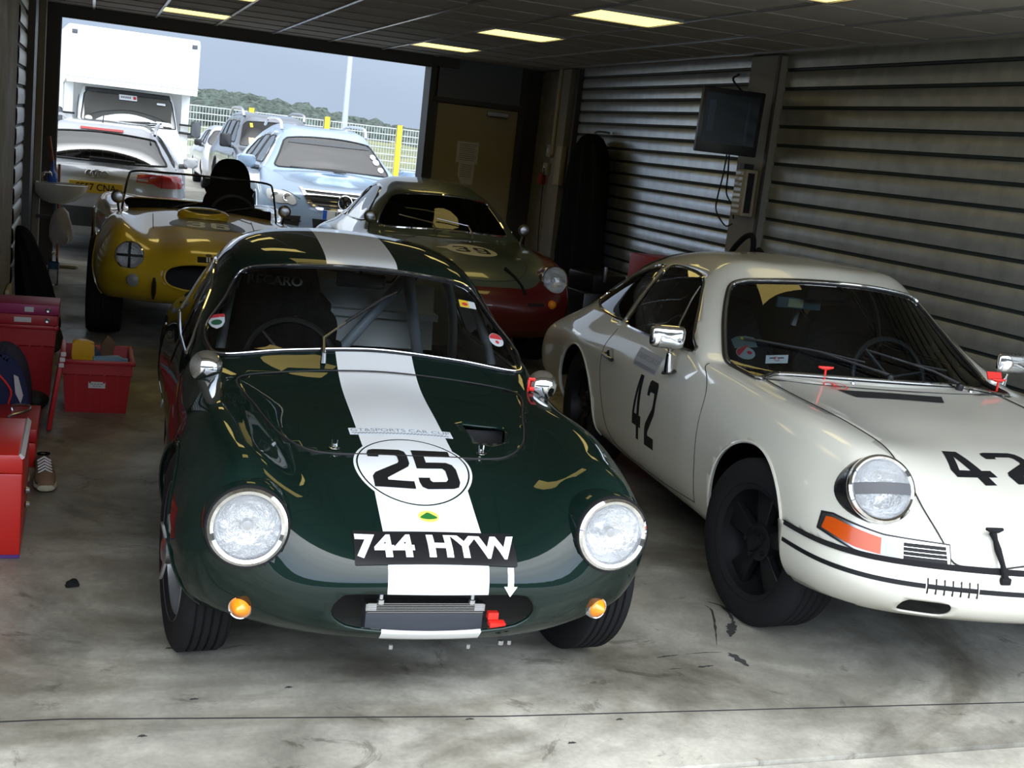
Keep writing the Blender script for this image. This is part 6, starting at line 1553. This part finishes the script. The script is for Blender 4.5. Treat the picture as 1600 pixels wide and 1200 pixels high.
# tall crates against the wall with two box files
c2 = crate('storage_crate', 'tall red plastic crate by the wall with box files on top', (-.28, 7.10, 0), .32, .46, .415)
def boxfile(nm, lab, z, m, w=.33):
    t = thing(nm, lab, 'file', (-.275, 7.02, z), .0, 'box files on the tall red crate')
    b = NB(); box(b, (0, 0, .027), (w, .30, .054), None, .004); obj('cover', b, m, t)
    b = NB(); box(b, (.02 if m[0] == 'm' else -.01, -.1515, .027), (.045 if m[0] == 'm' else .085, .003, .026)); obj('spine_label', b, 'paper', t, smooth=False)
    b = NB(); lathe(b, [(.010, 0), (.014, .002), (.010, .004), (0, .001)], (w * .34, -.151, .027), (0, -1, 0), 16); obj('finger_ring', b, 'steel', t)
boxfile('box_file', 'red box file lying under the magenta one', .418, 'red_card', .33)
boxfile('box_file', 'magenta box file on top of the red one, finger hole showing', .474, 'magenta_card', .34)
# crate lid leaning between the two
t = thing('crate_lid', 'red plastic lid leaning upright between the two crates', 'lid', (-.115, 6.40, 0), 0)
b = NB(); box(b, (.02, 0, .205), (.022, .36, .40), Matrix.Rotation(.13, 3, 'Y'), .004); obj('panel', b, 'red_plastic', t)
b = NB()
for k in range(3): box(b, (.048 - .004 * k, -.185, .395 - .028 * k), (.024, .008, .020))
obj('worn_edge', b, 'edge_white', t, smooth=False)
# sports bag
t = thing('sports_bag', 'navy sports bag with red piping beside the big red toolbox', 'bag', (-.335, 6.28, 0), 0)
b = NB(); prism(b, SPc([(-.08, .0), (-.09, .25), (-.06, .36), (.02, .375), (.085, .30), (.12, .16), (.115, .02), (.06, .0)], 4), (0, 0, .02), X3, Z3, Y3, -.14, .20, bev=.03); bb = obj('body', b, 'navy_cloth', t)
b = NB(); tube(b, smooth_path([(-.07, -.150, .32), (-.02, -.150, .30), (.04, -.150, .22), (.03, -.150, .14), (.065, -.150, .04)], 4), .005, 6); obj('piping', b, 'red_bright', bb)
b = NB(); prism(b, [(-.075, .04), (-.03, .04), (-.035, .15), (-.02, .26), (-.075, .16)], (0, -.147, 0), X3, Z3, Y3, -.006, .002); obj('side_panel', b, 'red_bright', bb, smooth=False)
b = NB(); prism(b, [(.06, .20), (.085, .15), (.095, .19), (.07, .28), (.05, .29)], (0, -.150, .01), X3, Z3, Y3, -.004, .004); obj('side_patch', b, 'edge_white', bb, smooth=False)
blob('cloth_bundle', 'dark_bag', (-.20, 6.60, .07), .062, 'dark rolled cloth on the floor between sports bag and lid', 'cloth', 1, (1, 1, .9), .12)
# toolboxes
t = thing('toolbox', 'large bright red steel toolbox, nearest at the left edge', 'toolbox', (-.295, 4.68, 0), 0)
b = NB(); box(b, (0, 0, .155), (.26, .54, .31), None, .006); obj('body', b, 'red_paint', t)
b = NB(); prism(b, [(-.13, .312), (-.13, .355), (-.115, .378), (.115, .378), (.13, .355), (.13, .312)], (0, 0, 0), X3, Z3, Y3, -.27, .27, bev=.003); ld = obj('lid', b, 'red_paint', t)
b = NB(); box(b, (.123, 0, .371), (.020, .53, .016), Matrix.Rotation(.8, 3, 'Y')); obj('worn_edge', b, 'edge_white', ld, smooth=False)
b = NB(); box(b, (0, -.272, .008), (.26, .004, .012)); obj('base_strip', b, 'purple_trim', t, smooth=False)
for z in (.20, .13):
    b = NB(); lathe(b, [(.0, 0), (.010, .0), (.014, .006), (.010, .018), (0, .02)], (.132, -.10 + .05 * (z < .15), z), (1, 0, 0), 12); obj('catch', b, 'steel', t)
t = thing('toolbox', 'small dark red toolbox with steel handle behind the large one', 'toolbox', (-.295, 5.81, 0), 0)
b = NB(); box(b, (0, 0, .055), (.27, .46, .11), None, .004); obj('body', b, 'red_paint', t)
b = NB(); box(b, (0, 0, .145), (.28, .47, .06), None, .006); ld = obj('lid', b, 'red_plastic', t)
b = NB(); tube(b, smooth_path([(.02, -.10, .175), (.02, -.10, .20), (.09, -.04, .212), (.09, .06, .212), (.02, .10, .20), (.02, .10, .175)], 4), .007, 8); obj('handle', b, 'steel', ld)
# shoes
def shoe(loc, rz, lab):
    t = thing('shoe', lab, 'shoe', loc, rz, 'pair of shoes')
    def ringset(pr, nm, m):
        b = NB(); R_ = []
        for y, w, z0, z1, px_ in pr:
            R_.append([b.verts.new((w * math.cos(a) + px_, y, (z0 + z1) / 2 + (z1 - z0) / 2 * math.sin(a) if True else 0)) for a in np.linspace(0, 2 * PI, 16, endpoint=False)])
        for A, C in zip(R_, R_[1:]):
            for k in range(16): b.faces.new((A[k], A[(k + 1) % 16], C[(k + 1) % 16], C[k]))
        b.faces.new(R_[0][::-1]); b.faces.new(R_[-1]); return obj(nm, b, m, t)
    ringset([(-.145, .012, .008, .028, 0), (-.138, .034, .004, .034, 0), (-.10, .046, .002, .034, .0), (-.04, .047, .002, .032, .003), (.04, .038, .002, .032, .004), (.10, .037, .002, .034, 0), (.135, .025, .004, .034, 0), (.142, .010, .01, .03, 0)], 'sole', 'sole')
    up = ringset([(-.140, .012, .020, .04, 0), (-.128, .032, .014, .055, 0), (-.09, .042, .012, .065, 0), (-.03, .042, .012, .085, .002), (.03, .036, .012, .105, .003), (.09, .034, .012, .110, 0), (.128, .024, .014, .105, 0), (.136, .010, .03, .08, 0)], 'upper', 'suede')
    b = NB(); lathe(b, [(.026, 0), (.028, .008), (.018, .004), (0, -.01)], (.002, .075, .106), (0, .1, 1), 20); obj('opening', b, 'black_cloth', up)
    b = NB()
    for k in range(5):
        y = -.062 + .020 * k; z = .076 + .0075 * k; tube(b, [(-.026, y, z - .012), (0, y, z + .006), (.028, y, z - .012)], .0042, 6)
    obj('laces', b, 'lace', up)
    return t
shoe((-.116, 5.34, 0), .10, 'brown suede shoe with white laces, nearer of the pair by the toolbox')
shoe((-.222, 5.41, 0), .05, 'brown suede shoe half hidden behind its partner and the toolbox')
# black coat and bags heaped at the wall
def heap(name, m, pts, lab, cat, grp=None):
    """folded cloth: smooth hull through rings of (y, z, half width x, centre x)"""
    b = NB(); R_ = []
    for i, (x0, x1, y0, y1, z) in enumerate(pts):
        R_.append([b.verts.new(((x0 + x1) / 2 + (x1 - x0) / 2 * math.cos(a) * (1 + .10 * math.sin(5 * a + i)), (y0 + y1) / 2 + (y1 - y0) / 2 * math.sin(a) * (1 + .12 * math.sin(7 * a + i * 1.3)), z + .012 * math.sin(6 * a + i))) for a in np.linspace(0, 2 * PI, 36, endpoint=False)])
    for A, C in zip(R_, R_[1:]):
        for k in range(36): b.faces.new((A[k], A[(k + 1) % 36], C[(k + 1) % 36], C[k]))
    b.faces.new(R_[0][::-1]); b.faces.new(R_[-1])
    o = obj(name, b, m); s = o.modifiers.new('s', 'SUBSURF'); s.levels = s.render_levels = 2
    return tag(o, lab, cat)
heap('folded_coat', 'black_cloth', [(-.40, -.12, 8.6, 9.2, .004), (-.42, -.13, 8.6, 9.2, .10), (-.42, -.17, 8.65, 9.15, .26), (-.43, -.22, 8.7, 9.1, .45), (-.43, -.28, 8.75, 9.05, .60), (-.435, -.33, 8.8, 9.0, .70), (-.435, -.40, 8.85, 8.98, .745)], 'black coat draped in a heap against the left wall', 'coat')
heap('holdall', 'dark_bag', [(-.38, -.10, 8.05, 8.45, .004), (-.39, -.10, 8.02, 8.48, .08), (-.38, -.12, 8.05, 8.45, .17), (-.36, -.18, 8.12, 8.4, .215), (-.3, -.22, 8.2, 8.3, .222)], 'dark olive holdall on the floor behind the tall red crate', 'bag')
b = NB(); box(b, (-.432, 8.25, .21), (.03, .30, .42), None, .012); tag(obj('beige_board', b, 'board_beige'), 'beige padded board standing on the floor by the left wall', 'board')
# wash basin with what stands on it and hangs under it
t = thing('wash_basin', 'white ceramic wash basin on the left wall near the opening', 'sink', (-.44, 12.25, .66), 0)
b = NB(); R_ = []
for k, (w, d, z) in enumerate([(.07, .06, .0), (.16, .13, .035), (.24, .19, .10), (.27, .205, .155), (.275, .21, .185), (.262, .197, .188), (.24, .175, .15), (.16, .11, .09), (.0, .0, .08)]):
    R_.append([b.verts.new((max(0.0, .19 + (w * 1.0) * math.cos(a)), d * math.sin(a), z)) for a in np.linspace(0, 2 * PI, 32, endpoint=False)])
for A, C in zip(R_, R_[1:]):
    for k in range(32): b.faces.new((A[k], A[(k + 1) % 32], C[(k + 1) % 32], C[k]))
obj('bowl', b, 'ceramic', t)
b = NB(); tube(b, smooth_path([(.06, 0, .18), (.06, 0, .27), (.12, 0, .28), (.13, 0, .25)], 4), .010, 8); lathe(b, [(.018, 0), (.02, .02), (0, .025)], (.06, 0, .25), (0, 0, 1), 12); obj('tap', b, 'chrome', t)
b = NB(); tube(b, smooth_path([(.17, 0, .02), (.17, 0, -.10), (.16, 0, -.13), (.05, 0, -.13), (.01, 0, -.13)], 4), .018, 8); obj('waste_pipe', b, 'plastic_grey', t)
t = thing('dustpan_brush', 'blue brush with orange brown handle standing on the basin', 'brush', (-.30, 12.36, .848), 0)
b = NB(); lathe(b, [(0, 0), (.07, 0), (.085, .03), (.075, .08), (.03, .11), (.018, .17), (.016, .20), (0, .20)], (0, 0, 0), (0, 0, 1), 20, sy=.6); obj('brush_head', b, 'blue_plastic', t)
b = NB(); tube(b, [(0, 0, .18), (-.04, .02, .42)], .013, 8); obj('handle', b, 'wood_red', t)
b = NB(); R_ = []
for z, w, d in ((.64, .02, .02), (.60, .06, .05), (.52, .085, .07), (.44, .10, .08), (.37, .105, .085), (.32, .08, .07), (.30, .03, .03)):
    R_.append([b.verts.new((-.20 + w * math.cos(a) * (1 + .12 * math.sin(5 * a + z * 20)), 12.05 + d * math.sin(a) * (1 + .15 * math.sin(4 * a + z * 31)), z)) for a in np.linspace(0, 2 * PI, 28, endpoint=False)])
for A, C in zip(R_, R_[1:]):
    for k in range(28): b.faces.new((A[k], A[(k + 1) % 28], C[(k + 1) % 28], C[k]))
b.faces.new(R_[0]); b.faces.new(R_[-1][::-1])
tag(obj('plastic_bag', b, 'bag_film'), 'translucent plastic bag hanging under the wash basin', 'bag')
b = NB(); tube(b, [(-.235, 12.75, 0), (-.25, 12.78, 1.0)], .012, 8); tag(obj('broom_handle', b, 'wood_red'), 'thin reddish broom handle propped behind the plastic bag', 'handle')
t = thing('water_bottle', 'clear water bottle with blue label on the floor under the basin', 'bottle', (-.24, 11.45, 0), 0)
b = NB(); lathe(b, [(0, .002), (.043, .002), (.046, .02), (.046, .17), (.040, .22), (.016, .27), (.015, .285), (0, .285)], (0, 0, 0), (0, 0, 1), 20); obj('body', b, 'clear_plastic', t)
b = NB(); lathe(b, [(.0475, .145), (.0475, .205)], (0, 0, 0), (0, 0, 1), 20); obj('label_band', b, 'label_blue', t); b = NB(); lathe(b, [(.017, .275), (.017, .295), (0, .295)], (0, 0, 0), (0, 0, 1), 12); obj('cap', b, 'white', t)
mat('label_blue', (.04, .12, .30), .4)
for o in t.children:
    if o.name.startswith('label_band'): o.data.materials[0] = MATS['label_blue']
b = NB(); prism(b, [(-.09, -.03), (.07, -.05), (.10, .0), (.03, .05), (-.07, .04)], (-.13, 12.7, 0), X3, Y3, Z3, .002, .035, bev=.012); tag(obj('sponge', b, 'board_beige'), 'tan sponge lying on the floor at the far threshold', 'sponge')
blob('rubber_scrap', 'rubber', (.015, 4.13, .012), .022, 'small black scrap lying on the bare floor left of the green coupe', 'scrap', 4, (1, 1, .5))
# ================================================================ things along the right wall
t = thing('wall_monitor', 'flat black monitor on a bracket high on the right column', 'monitor', (4.36, 8.02, 1.99), math.radians(-8))
b = NB(); box(b, (0, 0, 0), (.47, .05, .46), Matrix.Rotation(.06, 3, 'X'), .008); box(b, (.03, .05, -.02), (.40, .07, .36), None, .02); obj('casing', b, 'monitor_body', t)
b = NB(); box(b, (-.005, -.028, .015), (.41, .006, .35), Matrix.Rotation(.06, 3, 'X')); sc_ = obj('screen', b, 'screen_dark', t, smooth=False)
b = NB(); box(b, (-.01, -.035, .16), (.36, .003, .03), Matrix.Rotation(.06, 3, 'X')); box(b, (.12, -.032, .0), (.022, .003, .30), Matrix.Rotation(.06, 3, 'X')); box(b, (-.155, -.032, .03), (.05, .003, .22), Matrix.Rotation(.06, 3, 'X')); obj('menu_bars', b, 'screen_blue', sc_, smooth=False)
b = NB(); tube(b, [(.10, .07, 0), (.22, .10, 0)], .025, 8); obj('bracket', b, 'steel', t)
b = NB(); tube(b, smooth_path([(4.42, 8.1, 1.76), (4.44, 8.15, 1.60), (4.52, 8.33, 1.46), (4.55, 8.38, 1.34), (4.57, 8.25, 1.24), (4.575, 8.15, 1.26)], 5), .006, 6)
tag(obj('monitor_cable', b, 'black'), 'thin black cable in the wider loop below the monitor', 'cable', 'cables below the monitor')
b = NB(); tube(b, smooth_path([(4.44, 8.1, 1.76), (4.48, 8.15, 1.62), (4.54, 8.24, 1.48), (4.575, 8.20, 1.40), (4.58, 8.15, 1.30)], 5), .006, 6)
tag(obj('monitor_cable', b, 'black'), 'thin black cable in the narrower loop below the monitor', 'cable', 'cables below the monitor')
b = NB(); tube(b, smooth_path([(4.50, 8.10, 2.20), (4.44, 8.2, 2.30), (4.57, 8.36, 2.36)], 5), .008, 6); tag(obj('aerial_cable', b, 'black'), 'short black cable curling up above the monitor', 'cable')
t = thing('power_box', 'beige power socket strip on the right column below the monitor', 'electrical box', (4.585, 8.06, 1.50), 0)
b = NB(); box(b, (-.0, 0, 0), (.10, .16, .34), None, .008); obj('casing', b, 'pipe_beige', t)
b = NB(); box(b, (-.006, -.083, -.0), (.05, .01, .29)); obj('slot', b, 'under_black', t, smooth=False)
b = NB()
for k in range(8): box(b, (-.052, .01, -.14 + .04 * k), (.006, .10, .022))
obj('breakers', b, 'ceramic', t, smooth=False)['kind'] = 'stuff'
b = NB(); box(b, (-.01, 0, .19), (.08, .07, .04)); obj('cable_gland', b, 'black', t, smooth=False)
for z, y, m, nm, lab in ((1.66, 12.25, 'switch_white', 'light_switch', 'pale double switch box, upper on the wall left of the coat'), (1.47, 12.3, 'switch_white', 'wall_socket', 'pale wall socket box below the switch beside the coat')):
    t = thing(nm, lab, 'switch' if 'sw' in nm else 'socket', (4.60, y, z), 0); b = NB(); box(b, (0, 0, 0), (.05, .12, .13), None, .008); obj('casing', b, m, t); b = NB(); lathe(b, [(.03, 0), (.028, .008), (0, .006)], (-.025, 0, 0), (-1, 0, 0), 16); obj('faceplate', b, 'paper', t)
t = thing('stop_button', 'red emergency button box with hanging black cable', 'switch', (4.59, 12.38, 1.36), 0); b = NB(); box(b, (0, 0, 0), (.06, .09, .12), None, .008); obj('casing', b, 'switch_red', t); b = NB(); tube(b, smooth_path([(-.03, -.1, .12), (-.035, -.14, -.1), (-.03, -.17, -.6), (-.03, -.25, -.9)], 5), .006, 6); obj('cable', b, 'black', t)
b = NB(); box(b, (4.62, 11.98, 1.52), (.06, .16, .40), None, .01); tag(obj('fuse_box', b, 'pipe_beige'), 'beige fuse box mounted on the wall just left of the hanging coat', 'electrical box')
# long black coat on a hook
t = thing('hanging_coat', 'long black coat hanging from a hook on the far right shutter', 'coat', (4.52, 10.95, 0), 0)
b = NB(); R_ = []
for z, w, d in ((.42, .50, .10), (.70, .54, .12), (1.0, .50, .12), (1.3, .46, .12), (1.50, .42, .11), (1.64, .37, .11), (1.75, .28, .10), (1.82, .17, .08), (1.855, .06, .04)):
    R_.append([b.verts.new((d * math.cos(a) * (1 + .22 * math.sin(9 * a + z)), w * math.sin(a) * (1 + .05 * math.sin(6 * a + z * 5)), z)) for a in np.linspace(0, 2 * PI, 48, endpoint=False)])
for A, C in zip(R_, R_[1:]):
    for k in range(48): b.faces.new((A[k], A[(k + 1) % 48], C[(k + 1) % 48], C[k]))
b.faces.new(R_[0][::-1]); b.faces.new(R_[-1]); obj('cloth', b, 'black_cloth', t)
b = NB(); tube(b, smooth_path([(.0, -.02, 1.84), (.03, -.03, 1.88), (.12, -.03, 1.885), (.16, -.03, 1.88)], 4), .012, 6); obj('hook', b, 'steel', t)
# dark clutter behind the cars
b = NB(); box(b, (4.3, 9.95, .25), (.5, .75, .5), None, .02); box(b, (4.25, 9.8, .58), (.35, .4, .16), Matrix.Rotation(.2, 3, 'Z'), .02); tag(obj('flight_case', b, 'monitor_body'), 'black case standing in the dark behind the cream coupe', 'case')
b = NB(); box(b, (4.22, 9.56, .665), (.02, .03, .13), None, .003); tag(obj('case_latch', b, 'steel'), 'steel latch strip glinting on the dark case', 'latch')
t = thing('storage_crate', 'dark red crate on edge showing above the cream roofline', 'crate', (4.35, 8.75, 0), .1); b = NB(); box(b, (0, 0, .46), (.34, .50, .92), None, .01); obj('tub', b, 'red_plastic', t)
t = thing('vacuum_cleaner', 'black machine with curved hose showing above the cream roof', 'machine', (4.38, 7.45, 0), 0)
b = NB(); lathe(b, [(0, 0), (.22, 0), (.24, .05), (.24, .95), (.20, 1.03), (.08, 1.06), (0, 1.06)], (0, 0, 0), (0, 0, 1), 24); obj('drum', b, 'monitor_body', t)
b = NB(); tube(b, smooth_path([(-.06, .22, 1.06), (-.08, .12, 1.13), (-.08, .0, 1.21), (-.07, -.08, 1.22), (-.06, -.09, 1.12), (-.06, -.06, 1.04)], 6), .020, 8); obj('hose', b, 'rubber', t)
b = NB(); tube(b, [(-.06, -.16, 1.14), (-.05, -.28, 1.08), (-.04, -.6, 1.03)], .022, 8); obj('handle', b, 'rubber', t)
